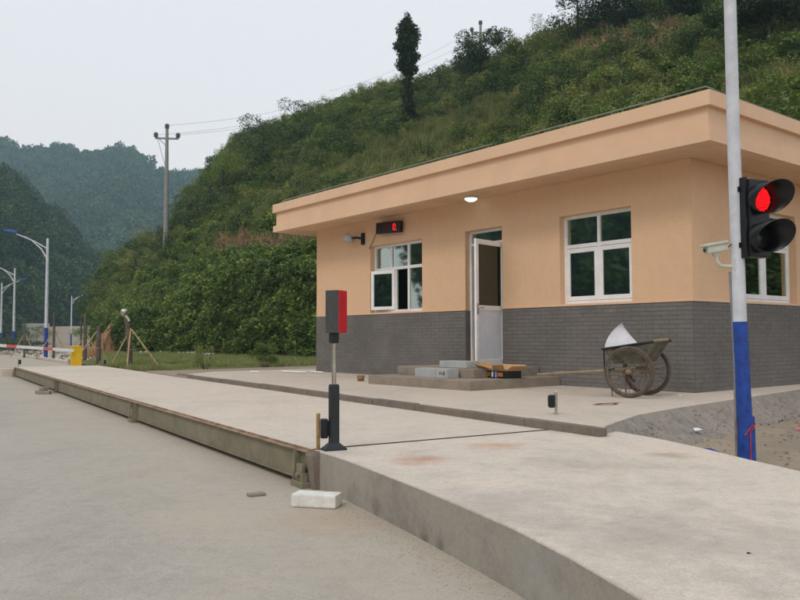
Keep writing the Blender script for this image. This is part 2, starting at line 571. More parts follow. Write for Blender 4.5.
# ------------------------------------------------------------------ measures of the place
ZT, ZD = 0.345, 0.28                          # terrace and weighbridge level above the road
C0 = Vector((4.002, 10.805, ZT))              # right-hand front corner of the gatehouse
E1 = Vector((-0.6255, 0.7802, 0))             # along its front, to the left
E2 = Vector((0.7802, 0.6255, 0))              # along its side, to the back
RZB = math.atan2(E1.y, E1.x)                  # local x = E1, local y = outwards from the front
def bw(a, o, z=0.0):                          # gatehouse coordinates to world
    return C0 + E1 * a - E2 * o + Vector((0, 0, z))
D0 = Vector((-0.657, 5.923, ZD))
DU = Vector((-0.5207, 0.8537, 0)); DN = Vector((0.8537, 0.5207, 0))
RZD = math.atan2(DU.y, DU.x)                  # local x = along the deck, local y = towards the road
def dw(t, n, z=0.0):
    return Vector((D0.x, D0.y, 0)) + DU * t + DN * n + Vector((0, 0, z))

# ------------------------------------------------------------------ ground, road, ramp, terrace
def sheet(name, pts, z, mat, kind='structure'):
    m = MB()
    m.add([(p[0], p[1], z) for p in pts], [tuple(range(len(pts)))])
    o = m.build(name, mat)
    if o.data.polygons[0].normal.z < 0:
        o.data.flip_normals()
    return tag(o, kind=kind)

G = 1900
sheet("ground", [(-G, -G), (G, -G), (G, G), (-G, G)], -0.03, M_farg)
sheet("road", [tuple(dw(-40, -40)[:2]), tuple(dw(-40, 3.2)[:2]), tuple(dw(300, 3.2)[:2]), tuple(dw(300, -40)[:2])], 0.0, M_road)

# raised concrete ramp in the foreground
edge_l = [(-0.573, 5.84), (-0.36, 5.45), (-0.12, 4.93), (0.105, 4.44), (0.30, 3.98), (0.49, 3.52), (0.64, 3.05), (0.78, 2.52), (0.93, 1.8), (1.06, 0.9), (1.12, -0.4), (1.15, -4), (1.15, -9)]
edge_r = [(6.5, -9), (5.4, -4), (4.0, 0.0), (3.1, 2.6), (2.72, 3.9), (2.5, 4.8), (2.36, 5.4), (2.25, 6.0), (2.10, 6.55), (1.93, 6.98), (1.66, 7.32), (1.38, 7.10)]
far = [tuple(dw(0.06, 2.33)[:2]), tuple(dw(0.06, 0.0)[:2])]
poly = edge_l + edge_r + far
def soft_slab(name, poly, z0, z1, ch, mats):
    bm = bmesh.new()
    lo = [bm.verts.new((p[0], p[1], z0)) for p in poly]
    hi = [bm.verts.new((p[0], p[1], z1)) for p in poly]
    n = len(poly)
    top = bm.faces.new(hi)
    for i in range(n):
        f = bm.faces.new((lo[i], lo[(i + 1) % n], hi[(i + 1) % n], hi[i]))
        f.material_index = 1
    bmesh.ops.recalc_face_normals(bm, faces=bm.faces[:])
    if top.normal.z < 0:
        bmesh.ops.reverse_faces(bm, faces=bm.faces[:])
    bmesh.ops.bevel(bm, geom=list(top.edges), offset=ch, segments=3, affect='EDGES', profile=0.5)
    bmesh.ops.triangulate(bm, faces=[f for f in bm.faces if len(f.verts) > 4])
    me = bpy.data.meshes.new(name)
    bm.to_mesh(me); bm.free()
    for m in mats: me.materials.append(m)
    o = bpy.data.objects.new(name, me)
    COL.objects.link(o)
    return tag(o, kind='structure')
soft_slab("ramp", poly, -0.02, ZD, 0.012, [M_ramp, M_rampside])

# terrace in front of the gatehouse
tp = [dw(-0.60, 2.42), dw(11.6, 2.45), Vector((-4.3, 18.4, 0)), Vector((-2.4, 19.6, 0)), bw(9.0, -7.2), bw(-2.0, -7.2),
      Vector((5.9, 11.65, 0)), Vector((4.698, 10.40, 0)), Vector((3.796, 9.454, 0)), Vector((3.045, 8.67, 0)), Vector((2.377, 7.904, 0)), Vector((1.95, 7.2, 0)), Vector((1.78, 6.93, 0))]
soft_slab("terrace", [(p.x, p.y) for p in tp], -0.02, ZT, 0.015, [M_terr, M_rubble])

# rough mortar slope down from the terrace edge to the dirt
def mortar_slope():
    top = [Vector((1.70, 6.86, 0)), Vector((1.95, 7.2, 0)), Vector((2.377, 7.904, 0)), Vector((3.045, 8.67, 0)), Vector((3.796, 9.454, 0)), Vector((4.698, 10.40, 0)), Vector((5.9, 11.65, 0)), Vector((9.0, 14.8, 0))]
    bot = [Vector((2.0, 6.6, 0)), Vector((2.35, 6.95, 0)), Vector((2.85, 7.55, 0)), Vector((3.5, 8.3, 0)), Vector((4.1, 9.1, 0)), Vector((4.95, 10.05, 0)), Vector((6.2, 11.35, 0)), Vector((9.3, 14.5, 0))]
    nu, nv = 420, 36
    P = np.zeros((nu, nv, 3))
    for i in range(nu):
        f = i / (nu - 1) * (len(top) - 1)
        k = min(int(f), len(top) - 2); g = f - k
        a = top[k].lerp(top[k + 1], g); b = bot[k].lerp(bot[k + 1], g)
        for j in range(nv):
            s = j / (nv - 1)
            p = a.lerp(b, s)
            z = (ZT - 0.006) * (1 - s) + 0.07 * s - 0.04 * math.sin(s * math.pi)
            P[i, j] = (p.x, p.y, z)
    nz = fbm(P[..., 0] * 9, P[..., 1] * 9, 4, 3) - 0.5
    s = np.linspace(0, 1, nv)[None, :]
    nz2 = fbm(P[..., 0] * 30, P[..., 1] * 30, 3, 13) - 0.5
    P[..., 2] += (nz * 0.09 + nz2 * 0.04) * np.minimum(1, s * 5)
    o = bpy.data.objects.new("mortar_slope", grid_mesh("mortar_slope", P, M_rubble))
    COL.objects.link(o)
    tag(o, kind='structure')
mortar_slope()

def dirt_patch():
    xs = np.linspace(1.35, 60, 260) ** 1.0
    xs = 1.35 + (np.linspace(0, 1, 260) ** 2.2) * 58
    ys = np.linspace(-20, 16, 300)
    X, Y = np.meshgrid(xs, ys, indexing='ij')
    Z = 0.085 + (fbm(X * 2.2, Y * 2.2, 5, 9) - 0.5) * 0.09
    o = bpy.data.objects.new("dirt_yard", grid_mesh("dirt_yard", np.stack([X, Y, Z], -1), M_dirt))
    COL.objects.link(o)
    tag(o, kind='structure')
dirt_patch()

# kerb stones along the terrace
kerb_me = []
for L in (0.96,):
    for k in range(3):
        m = MB(); m.box(0.004, L - 0.004, -0.03, 0.055, -0.08, 0.012, ch=0.008)
        kerb_me.append(m.mesh("kerb_stone", M_kerb))
kerb = empty("kerb", dw(-0.62, 2.38, ZT), RZD)
tag(kerb, kind='structure')
for i in range(13):
    o = part("kerb_stone", kerb_me[i % 3], kerb, (i * 0.96, rng.uniform(-.006, .006), rng.uniform(-0.006, 0.008)), (rng.uniform(-.01, .01), rng.uniform(-.004, .004), rng.uniform(-.004, .004)))

# strips of earth and turf between deck, gatehouse and hill
def verge():
    # ruled between deck side line and hill foot
    nu, nv = 150, 80
    P = np.zeros((nu, nv, 3))
    for i in range(nu):
        t = i / (nu - 1)
        a = dw(10.5 + 22 * t, 2.32)
        a = a.lerp(dw(10.5 + 58 * t, 2.32 + 6 * t * t), t)
        b = Vector((6.0, 24.5, 0)).lerp(Vector((-34, 72, 0)), t)
        for j in range(nv):
            s = j / (nv - 1)
            p = a.lerp(b, s)
            P[i, j] = (p.x, p.y, 0)
    S = np.linspace(0, 1, nv)[None, :]
    Tt = np.linspace(0, 1, nu)[:, None]
    z = 0.235 + 0.06 * np.minimum(1, S * 3) + (fbm(P[..., 0] * 1.3, P[..., 1] * 1.3, 4, 5) - 0.5) * 0.10
    z = z * (1 - np.clip((Tt - 0.35) / 0.3, 0, 1)) + (0.02 + 0 * S) * np.clip((Tt - 0.35) / 0.3, 0, 1)
    P[..., 2] = z
    M = Mat("verge_earth_and_turf", 0.95, spec=0.1)
    Pw = M.world()
    n1 = M.noise(Pw, 0.6, 6, 0.65)
    c = M.ramp(n1, [(0.36, srgb(140, 118, 92)), (0.47, srgb(96, 92, 52)), (0.6, srgb(92, 106, 50))])
    M.base(c); M.bump(M.noise(Pw, 14, 4), 0.6, 0.03)
    o = bpy.data.objects.new("grass_verge", grid_mesh("grass_verge", P, M.m))
    COL.objects.link(o)
    tag(o, kind='structure')
verge()
soft_slab("dirt_strip", [tuple(dw(11.0, 2.3)[:2]), tuple(dw(14.5, 2.3)[:2]), (-5.2, 20.2), (-2.6, 22.6), (1.0, 25), (1.5, 22), (-1.8, 19.0), (-3.8, 18.0)], 0.0, 0.318, 0.02, [M_dirt, M_dirt])

# concrete run-off beyond the weighbridge and its low kerb
m = MB()
q = [dw(20.86, 0, 0.278), dw(20.86, 2.35, 0.278), dw(26.5, 3.1, 0.02), dw(26.5, -0.6, 0.006)]
m.add([tuple(p) for p in q] + [(p.x, p.y, -0.03) for p in q], [(0, 3, 2, 1), (0, 1, 5, 4), (1, 2, 6, 5), (2, 3, 7, 6), (3, 0, 4, 7)])
o = m.build("exit_ramp", M_deck); tag(o, kind='structure')
m = MB()
for (t0, t1) in ((26.6, 44), (44.02, 64)):
    a, b = dw(t0, 3.2), dw(t1, 3.4)
    m.prism([(a.x, a.y), (a.x + DN.x * .16, a.y + DN.y * .16), (b.x + DN.x * .16, b.y + DN.y * .16), (b.x, b.y)], -0.02, 0.11)
tag(m.build("roadside_kerb", M_deck), kind='structure')

# ------------------------------------------------------------------ gatehouse
LEN, DEP, HW = 9.46, 6.0, 3.226
house = empty("gatehouse", C0, RZB)
tag(house, "single-storey peach gatehouse with dark grey brick base and flat overhanging roof", "building")

def wall_open(m, L, H, ops, th, fr):
    """wall in local frame fr: u along, v outwards (0 = outer face, -th inner), z up; ops (u0,u1,z0,z1)"""
    us = sorted({0, L} | {o[0] for o in ops} | {o[1] for o in ops})
    zs = sorted({0, H} | {o[2] for o in ops} | {o[3] for o in ops})
    inside = lambda u, z: any(o[0] < u < o[1] and o[2] < z < o[3] for o in ops)
    for i in range(len(us) - 1):
        for j in range(len(zs) - 1):
            u0, u1, z0, z1 = us[i], us[i + 1], zs[j], zs[j + 1]
            if inside((u0 + u1) / 2, (z0 + z1) / 2):
                continue
            for vv, flip, mi in ((0, 0, 0), (-th, 1, 1)):
                f = [fr(u0, vv, z0), fr(u1, vv, z0), fr(u1, vv, z1), fr(u0, vv, z1)]
                m.add(f, [(0, 1, 2, 3) if not flip else (3, 2, 1, 0)], mi=mi)
    for (u0, u1, z0, z1) in ops:
        for a, b in (((u0, z0), (u0, z1)), ((u0, z1), (u1, z1)), ((u1, z1), (u1, z0)), ((u1, z0), (u0, z0))):
            m.add([fr(a[0], 0, a[1]), fr(b[0], 0, b[1]), fr(b[0], -th, b[1]), fr(a[0], -th, a[1])], [(0, 1, 2, 3)])

LW = (5.71, 7.39, 1.285, 2.68)
DW = (3.58, 4.50, 0.29, 2.685)
RW = (0.97, 2.31, 1.285, 2.69)
SW = (1.30, 3.05, 1.285, 2.69)     # on the side wall, measured from the corner
m = MB()
wall_open(m, LEN, HW, [LW, DW, RW], 0.24, lambda u, vv, z: (u, vv, z))
m.build("wall", [M_peach, M_inside], house)
m = MB()
wall_open(m, DEP, HW, [SW], 0.24, lambda u, vv, z: (-vv, -u, z))
m.build("wall", [M_peach, M_inside], house)
m = MB()
wall_open(m, LEN, HW, [], 0.24, lambda u, vv, z: (u, -DEP - vv, z))
m.build("wall", [M_peach, M_inside], house)
m = MB()
wall_open(m, DEP, HW, [], 0.24, lambda u, vv, z: (LEN + vv, -u, z))
m.build("wall", [M_peach, M_inside], house)
m = MB(); m.box(0.25, LEN - .25, -DEP + .25, -.25, 0.2, 0.285)
m.build("floor", M_kerb, house)
m = MB(); m.box(3.15, 3.25, -DEP + .26, -1.6, 0.287, HW - .005); m.box(5.1, 5.2, -DEP + .26, -2.4, 0.287, HW - .005)
m.build("partition", M_inside, house)

# roof: soffit slab, lip, recessed band, ledge
X0, X1, Y0, Y1 = -0.71, LEN + 0.76, 0.715, -DEP - 0.7
def ring(m, inset, z0, z1, th=0.14):
    x0, x1, y0, y1 = X0 + inset, X1 - inset, Y0 - inset, Y1 + inset
    o_ = [(x0, y0), (x0, y1), (x1, y1), (x1, y0)]
    i_ = [(x0 + th, y0 - th), (x0 + th, y1 + th), (x1 - th, y1 + th), (x1 - th, y0 - th)]
    for k in range(4):
        k2 = (k + 1) % 4
        m.add([(*o_[k], z0), (*o_[k2], z0), (*o_[k2], z1), (*o_[k], z1)], [(3, 2, 1, 0)])
        m.add([(*o_[k], z1), (*o_[k2], z1), (*i_[k2], z1), (*i_[k], z1)], [(3, 2, 1, 0)])
        m.add([(*o_[k], z0), (*o_[k2], z0), (*i_[k2], z0), (*i_[k], z0)], [(0, 1, 2, 3)])
        m.add([(*i_[k], z0), (*i_[k2], z0), (*i_[k2], z1), (*i_[k], z1)], [(0, 1, 2, 3)])
m = MB(); m.box(X0 + .1, X1 - .1, Y0 - .1, Y1 + .1, HW + .002, HW + 0.12)
roof = m.build("roof", M_soff, house)
m = MB(); ring(m, 0.0, HW - 0.004, HW + 0.14, 0.2)
m.build("eave_lip", M_edge, roof)
m = MB(); ring(m, 0.055, HW + 0.14, HW + 0.45, 0.14)
m.build("fascia", M_edge, roof)
m = MB(); ring(m, -0.01, HW + 0.45, HW + 0.64, 0.32)
m.build("parapet_ledge", M_edge, roof)
m = MB(); m.box(X0 + .2, X1 - .2, Y0 - .2, Y1 + .2, HW + .3, HW + 0.55)
m.build("roof_deck", M_roof, roof)
# lightning rod along the roof edge
zt = HW + 0.64
m = MB()
rail = [(LEN + .55, .62), (6.0, .62), (5.95, .62)]
m.tube([(LEN + .6, .60, zt + .03), (LEN + .5, .60, zt + .08), (3.2, .60, zt + .085)], 0.011, 6)
m.tube([(2.0 + .62, .60, zt + .06), (2.55, .60, zt + .085), (-.6, .60, zt + .085), (-.6, .4, zt + .085)], 0.011, 6)
m.tube([(-.6, .4, zt + .08), (-.6, -DEP - .5, zt + .06)], 0.009, 6)
for i in range(13):
    x = LEN + .4 - i * .82
    m.tube([(x, .60, zt - .01), (x, .60, zt + .08)], 0.008, 5)
rodm = plain("grey_green_rod", srgb(128, 134, 122), 0.6, dirt=0.2)
m.build("lightning_rod", rodm, roof)

# brick facing
base_m = MB()
base_m.box(0.0, DW[0], 0.001, 0.006, 0.0, 1.25)
base_m.box(DW[1], LEN, 0.001, 0.006, 0.0, 1.25)
base_m.box(-0.006, -0.001, 0.0, -DEP, 0.0, 1.25)
base_m.box(LEN + .001, LEN + .006, 0.0, -DEP, 0.0, 1.25)
base_m.box(DW[1] - 0.006, DW[1] - .001, 0.0, -0.115, 0.29, 1.25)
plinth = base_m.build("brick_base", M_mortar, house)
PIT, BL, BH = 0.0625, 0.243, 0.0565
tiles = []      # (x, y, rz, length, z)
for r in range(20):
    z = r * PIT + 0.004
    off = 0.124 if r % 2 else 0.0
    def run(L, lo=0.0, hi=None, kind='f'):
        hi = L if hi is None else hi
        k = -1
        while True:
            a = k * 0.248 + off - 0.0
            b = a + BL
            k += 1
            if a > hi: break
            a2, b2 = max(a, lo), min(b, hi)
            if b2 - a2 > 0.03:
                tiles.append((kind, a2, b2, z))
    run(LEN, 0.0, DW[0], 'f'); run(LEN, DW[1], LEN, 'f'); run(DEP, 0.0, DEP, 's')
    if z > 0.29: tiles.append(('j', 0.0, 0.112, z))
camp = Vector((0, 0, CAMZ))
def tile_w(t):
    k, a, b, z = t
    c = (a + b) / 2
    if k == 'f': return bw(c, 0, z)
    if k == 's': return bw(0, -c, z)
    return bw(DW[1], -.05, z)
def size(t):
    k, a, b, z = t
    p = tile_w(t); d = (p - camp)
    nrm = -E2 if k == 'f' else (-E1)
    cosv = abs(d.normalized().dot(nrm))
    vis = (b - a) * cosv / d.length
    px = p.x / p.y * FPX
    if px > 400: vis *= 0.01
    return vis
tiles.sort(key=lambda t: -size(t))
proud = 0.0035
meshcache = {}
def tile_mesh(L, var):
    key = (round(L, 3), var)
    if key not in meshcache:
        r_ = random.Random(var * 7 + 3)
        j = lambda s=.0012: r_.uniform(-s, s)
        y = 0.006 + proud
        vs = [(0, .004, 0), (L, .004, 0), (L, .004, BH), (0, .004, BH), (.002 + j(), y + j(), .002), (L - .002 + j(), y + j(), .002 + j()), (L - .002, y + j(), BH - .002), (.002, y + j(), BH - .002 + j())]
        m = MB()
        m.add(vs, [(4, 7, 6, 5), (0, 4, 5, 1), (1, 5, 6, 2), (2, 6, 7, 3), (3, 7, 4, 0)])
        meshcache[key] = m.mesh("brick", M_brick)
    return meshcache[key]
restm = MB()
for i, (k, a, b, z) in enumerate(tiles):
    if i < 300:
        me = tile_mesh(b - a, i % 3)
        if k == 'f': part("brick", me, plinth, (a, 0, z))
        elif k == 's': part("brick", me, plinth, (0, -a, z), (0, 0, R(90)) if False else (0, 0, R(90)))
        else: part("brick", me, plinth, (DW[1], -a - .112, z), (0, 0, R(90)))
        if k == 's':
            o = plinth.children[-1]
            o.location = (0, -b, z)
    else:
        y0, y1 = .004, 0.006 + proud + rng.uniform(-.0015, .0015)
        if k == 'f': restm.box(a, b, y0, y1, z, z + BH)
        elif k == 's': restm.box(-y0, -y1, -a, -b, z, z + BH)
        else: restm.box(DW[1] - y0, DW[1] - y1, -a, -b, z, z + BH)
rb = restm.build("brickwork", M_brick, plinth); rb["kind"] = "stuff"
# left-end faces beyond the corner are never seen; small cement cap on the brick band
m = MB()
m.box(0.0, DW[0], 0.001, 0.021, 1.252, 1.268); m.box(DW[1], LEN, 0.001, 0.021, 1.252, 1.268); m.box(-0.021, -0.001, 0.021, -DEP, 1.252, 1.268)
m.build("band_capping", M_edge, plinth)

def window(op, fr_mat, cols_top, cols_bot, zt_, depth=-0.12, side=False, name="window"):
    """frame and fixed bars, in wall coords; returns (object, transform)"""
    fr = Matrix.Identity(4) if not side else Matrix.Rotation(R(-90), 4, 'Z') @ Matrix.Scale(1, 4)
    u0, u1, z0, z1 = op
    m = MB()
    d0, d1 = depth - .05, depth + .01
    W = .05
    m.box(u0 + .001, u0 + W, d0, d1, z0 + .001, z1 - .001, ch=.004); m.box(u1 - W, u1 - .001, d0, d1, z0 + .001, z1 - .001, ch=.004)
    m.box(u0 + W - .002, u1 - W + .002, d0 + .002, d1 - .002, z0 + .001, z0 + W, ch=.004); m.box(u0 + W - .002, u1 - W + .002, d0 + .002, d1 - .002, z1 - W, z1 - .001, ch=.004)
    m.box(u0 + W - .002, u1 - W + .002, d0 + .003, d1 - .003, zt_ - .03, zt_ + .03, ch=.004)
    for c in cols_top:
        m.box(c - .024, c + .024, d0 + .004, d1 - .004, zt_ + .028, z1 - W + .002, ch=.003)
    for c in cols_bot:
        m.box(c - .024, c + .024, d0 + .004, d1 - .004, z0 + W - .002, zt_ - .028, ch=.003)
    return m, fr
def pane(parent, u0, u1, z0, z1, y, mat=None, name="pane"):
    m = MB(); m.box(u0, u1, y - .004, y, z0, z1)
    return m.build(name, mat or M_glass, parent)
def sash(parent, w_, h, mat=M_white, glassm=None, th=.068, loc=(0, 0, 0), rz=0.0, name="sash"):
    m = MB()
    m.box(0, th, -.035, 0, 0, h, ch=.004); m.box(w_ - th, w_, -.035, 0, 0, h, ch=.004)
    m.box(th - .002, w_ - th + .002, -.033, -.002, 0, th, ch=.004); m.box(th - .002, w_ - th + .002, -.033, -.002, h - th, h, ch=.004)
    m.box(th - .004, w_ - th + .004, -.022, -.016, th - .004, h - th + .004, mi=1)
    return part(name, m.mesh(name, [mat, glassm or M_glass]), parent, loc, (0, 0, rz))

# left window (three lights over a pair, one casement swung out)
zt_ = 2.18
m, _ = window(LW, M_white, [6.27, 6.83], [6.27], zt_)
wn = m.build("window", M_white, house)
for a, b in ((5.76, 6.246), (6.294, 6.806), (6.854, 7.34)):
    pane(wn, a, b, zt_ + .03, 2.63, -.14)
pane(wn, 5.76, 6.246, 1.335, zt_ - .03, -.14)
sash(wn, .62, zt_ - 1.335 - .035, loc=(6.70, -.10, 1.337), rz=R(14))
m = MB(); m.box(6.66, 6.70, -.165, -.12, 1.337, zt_ - .032, ch=.003); m.build("inner_sash", M_white, wn)
# right window: two lights over two casements
zt_ = 2.20
m, _ = window(RW, M_white, [1.64], [1.64], zt_)
wn = m.build("window", M_white, house)
for a, b in ((1.02, 1.616), (1.664, 2.26)):
    pane(wn, a, b, zt_ + .03, 2.64, -.14)
sash(wn, .615, zt_ - 1.335 - .04, loc=(1.018, -.105, 1.338), name="casement")
sash(wn, .615, zt_ - 1.335 - .04, loc=(1.652, -.105, 1.338), name="casement")
# side window, built flat then turned onto the side wall
m, _ = window((-SW[1], -SW[0], SW[2], SW[3]), M_white, [-2.18], [-2.18], zt_)
wn = m.build("window", M_white, house)
wn.matrix_local = Matrix.Rotation(R(90), 4, 'Z')
for a, b in ((-3.0, -2.205), (-2.155, -1.35)):
    pane(wn, a, b, zt_ + .03, 2.64, -.14)
sash(wn, .80, zt_ - 1.335 - .04, loc=(-3.0, -.105, 1.338), name="casement")
sash(wn, .80, zt_ - 1.335 - .04, loc=(-2.15, -.105, 1.338), name="casement")

# door
m = MB()
u0, u1, z0, z1 = DW
for a, b in ((u0 + .001, u0 + .045), (u1 - .045, u1 - .001)):
    m.box(a, b, -.17, -.11, z0 + .001, z1 - .001, ch=.004)
m.box(u0 + .043, u1 - .043, -.168, -.112, z1 - .045, z1 - .002, ch=.004)
m.box(u0 + .043, u1 - .043, -.168, -.112, 2.42, 2.465, ch=.004)
df = m.build("door_frame", M_white, house)
pane(df, u0 + .044, u1 - .044, 2.464, z1 - .044, -.14)
DWID, DH = .83, 2.11
m = MB()
m.box(0, .075, -.04, 0, 0, DH, ch=.004); m.box(DWID - .075, DWID, -.04, 0, 0, DH, ch=.004)
m.box(.073, DWID - .073, -.038, -.002, 0, .09, ch=.004); m.box(.073, DWID - .073, -.038, -.002, DH - .085, DH, ch=.004)
m.box(.073, DWID - .073, -.038, -.002, .92, 1.0, ch=.004)
m.box(.07, DWID - .07, -.028, -.012, .085, .925, mi=1)
door = part("door", m.mesh("door", [M_white, M_doorwhite]), house, (u0 + .05, -.10, .30), (0, 0, R(100)))
m = MB(); m.box(.07, DWID - .07, -.024, -.018, .995, DH - .08); m.build("pane", M_doorglass, door)
m = MB()
m.box(DWID - .06, DWID - .02, 0, .008, .85, 1.03, ch=.003); m.tube([(DWID - .04, .0, .96), (DWID - .04, .05, .96), (DWID - .14, .055, .96)], .010, 8)
m.box(DWID - .06, DWID - .02, -.048, -.04, .85, 1.03, ch=.003); m.tube([(DWID - .04, -.04, .96), (DWID - .04, -.09, .96), (DWID - .14, -.095, .96)], .010, 8)
m.build("handle", M_chrome, door)
m = MB(); m.tube([(DWID - .045, -.055, .90), (DWID - .045, -.06, .83)], .006, 6); m.box(DWID - .06, DWID - .03, -.066, -.056, .76, .83)
m.build("key", plain("pink_tag", srgb(214, 120, 130), 0.6), door)

# steps
steps = empty("entrance_steps", bw(3.5, 0, 0), RZB)
tag(steps, "two broad worn concrete steps leading up to the white door", "steps")
def step_prism(x0, x1, yf, z0, z1, cut):
    m = MB(); m.box(x0 - 3.5, x1 - 3.5, .002 + 0.018, yf, z0, z1, ch=.012)
    return m.build("step", M_step, steps)
step_prism(2.32, 4.76, 2.0, -.02, .145, .3)
step_prism(2.75, 4.60, 1.50, .142, .288, .3)

# ceiling lamp under the eave
q = bw(4.05, .28, HW)
o = empty("ceiling_lamp", q - Vector((0, 0, 0.0)), 0)
tag(o, "lit round white lamp under the eave, left of the open door", "lamp")
o["label"] = "lit shallow round lamp fixed under the eave above the door"
m = MB(); m.lathe([(0.001, 0), (.12, 0), (.125, -.02), (.118, -.03), (.11, -.03)], 28); m.build("rim", M_lampwhite, o)
m = MB(); m.lathe([(.115, -.028), (.10, -.055), (.06, -.078), (.001, -.085)], 28); m.build("diffuser", M_lamp, o)

# red LED display
led = empty("led_display", bw(6.63, .0, 2.87), RZB)
tag(led, "black box display with red digits tilted above the left window", "display")
hd = Matrix.Translation((0, .09, .12)) @ Matrix.Rotation(R(-3), 4, 'Y')
m = MB(); m.box(-.40, .40, -.035, .035, -.115, .115, hd, ch=.008); m.build("case", M_black, led)
segs = {'a': (0, 1, 1), 'g': (0, 0, 1), 'd': (0, -1, 1), 'f': (-1, .5, 0), 'b': (1, .5, 0), 'e': (-1, -.5, 0), 'c': (1, -.5, 0)}
def digit(cx, on, mat, nm):
    m = MB()
    for s in on:
        x, z, hz = segs[s]
        px, pz = cx - x * .032, z * .058
        if hz: m.box(px - .026, px + .026, .035, .040, pz - .007, pz + .007, hd)
        else: m.box(px - .007, px + .007, .035, .040, pz - .024, pz + .024, hd)
    return m.build(nm, mat, led)
digit(.30, 'bc', M_leddim, "digit"); digit(.165, 'bc', M_leddim, "digit"); digit(.03, 'abcdefg', M_leddim, "digit"); digit(-.09, 'abdefg', M_leddim, "digit")
digit(-.21, 'abcdef', M_led, "digit")
m = MB(); m.box(-.288, -.272, .035, .040, -.07, -.055, hd); m.build("decimal_point", M_led, led)
m = MB(); m.tube([(.40, .05, .10), (.55, .03, .02), (.66, .02, -.12), (.78, .015, -.24)], .006, 6); m.build("cable", M_blacksteel, led)
for x in (-.3, .3):
    m = MB(); m.box(x - .02, x + .02, .002, .06, .09, .13); m.build("bracket", M_blacksteel, led)

# floodlight on the wall
fl = empty("floodlight", bw(7.62, 0, 2.87), RZB)
tag(fl, "small pale round floodlight on a black wall arm", "lamp")
m = MB(); m.box(-.05, .05, .002, .045, -.13, .12, ch=.01); m.tube([(0, .04, .0), (.08, .12, .02), (.20, .16, .02)], .025, 8); m.build("arm", M_black, fl)
mm = Matrix.Translation((.27, .17, .0)) @ Matrix.Scale(.8, 4) @ Matrix.Rotation(R(60), 4, 'Y') @ Matrix.Rotation(R(-20), 4, 'X')
m = MB(); m.lathe([(.001, -.10), (.07, -.09), (.10, -.03), (.13, .06), (.14, .12), (.128, .12), (.001, .10)], 20, mm); m.build("lamp_head", plain("grey_lamp", srgb(186, 186, 184), 0.5), fl)

# ------------------------------------------------------------------ weighbridge
wb = empty("weighbridge", (D0.x, D0.y, 0), RZD)
tag(wb, "long low truck weighbridge with concrete deck and grey-green steel side beam", "weighbridge")
LD = 20.82
m = MB(); m.box(0.0, LD, -2.34, -.016, ZD - .12, ZD, ch=.004); m.build("deck", M_deck, wb)
m = MB(); m.box(-.005, LD, -.013, .0, ZD - .012, ZD + .002); m.box(-.012, -.002, -2.33, -.0, ZD - .08, ZD + .001)
m.box(-0.005, LD, -.012, .040, ZD - .020, ZD - .012)
m.build("edge_angle", M_rust, wb)
m = MB()
m.box(.03, LD - .02, -.010, .002, .055, ZD - .021)          # web
m.box(.03, LD - .02, -.06, .026, .045, .055)                # lower flange
m.build("side_beam", M_greensteel, wb)
for t in (.20, 5.40, 5.64, 12.28, 12.52, 20.5):
    m = MB(); m.box(t - .008, t + .008, .003, .055, .056, ZD - .022); m.build("stiffener", M_greensteel, wb)
for t in (.10, 5.52, 12.4, 20.6):
    m = MB(); m.box(t - .10, t + .10, -.15, .085, -.01, .044, ch=.006); m.box(t - .05, t + .05, .030, .060, .044, .17, ch=.004); m.tube([(t, .05, .09), (t, .085, .09)], .02, 8); m.box(t - .085, t - .07, .027, .075, .044, .11); m.box(t + .07, t + .085, .027, .075, .044, .11)
    m.build("load_cell_foot", M_greensteel, wb)
for n_ in (-.8, -1.6, -2.3):
    m = MB(); m.box(.03, LD - .02, n_ - .006, n_ + .006, .05, ZD - .12); m.build("inner_beam", M_greensteel, wb)
m = MB(); m.box(-.02, LD + .03, -2.30, -.30, -.005, .008); m.build("foundation", M_kerb, wb)
# concrete end wall against the ramp
m = MB(); m.box(-.085, -.016, -2.3, -.01, -.02, ZD - .003, ch=.003); tag(m.build("end_wall", M_kerb, None, T(D0.x, D0.y, 0, RZD)), kind='structure')
m = MB()
prof_ = [(-.085, -.01, .0, .02), (-.08, .06, .0, .03), (-.085, .13, .0, .035), (-.082, .20, .012, .05), (-.078, .245, .02, .055), (-.07, .268, .012, .045)]
vs = []
for k, (xa_, zz, xb_, yb_) in enumerate(prof_):
    vs += [(xa_, -.01, zz), (xa_, yb_ * .7, zz), (xa_ * .5, yb_, zz), (xb_, yb_ * .85, zz), (xb_, -.01, zz)]
fs = [(k * 5 + j, k * 5 + j + 1, (k + 1) * 5 + j + 1, (k + 1) * 5 + j) for k in range(5) for j in range(4)] + [(25, 26, 27, 28, 29)]
m.add(vs, fs)
tag(m.build("mortar_strip", M_kerb, None, T(D0.x, D0.y, 0, RZD)), "brown mortar strip filling the gap between side beam and ramp", "mortar")
m = MB(); m.box(LD + .04, LD + .50, -.1, .35, -.02, .23, ch=.01); tag(m.build("concrete_block", M_deck, None, T(D0.x, D0.y, 0, RZD)), "pale concrete block at the far end of the side beam", "block")

# bricks piled by the second foot
for i, (t, n_, z, rz_) in enumerate(((12.15, .25, .0, .3), (12.35, .34, .0, -.5), (12.25, .28, .068, .2), (12.0, .30, .0, 1.0))):
    m = MB(); m.box(-.12, .12, -.057, .057, 0, .062, ch=.006)
    o = m.build("loose_brick", M_rubble, None)
    p = dw(t, -n_, z + .001); o.location = p; o.rotation_euler = (0, 0, RZD + rz_)
    tag(o, ("dusty loose brick lying lowest at the far side of the heap by the weighbridge foot", "dusty loose brick at the right end of the small heap by the weighbridge foot",
            "topmost loose brick of the small heap by the weighbridge foot", "loose brick at the left end of the small heap by the weighbridge foot")[i], "brick", "loose bricks by the weighbridge foot")

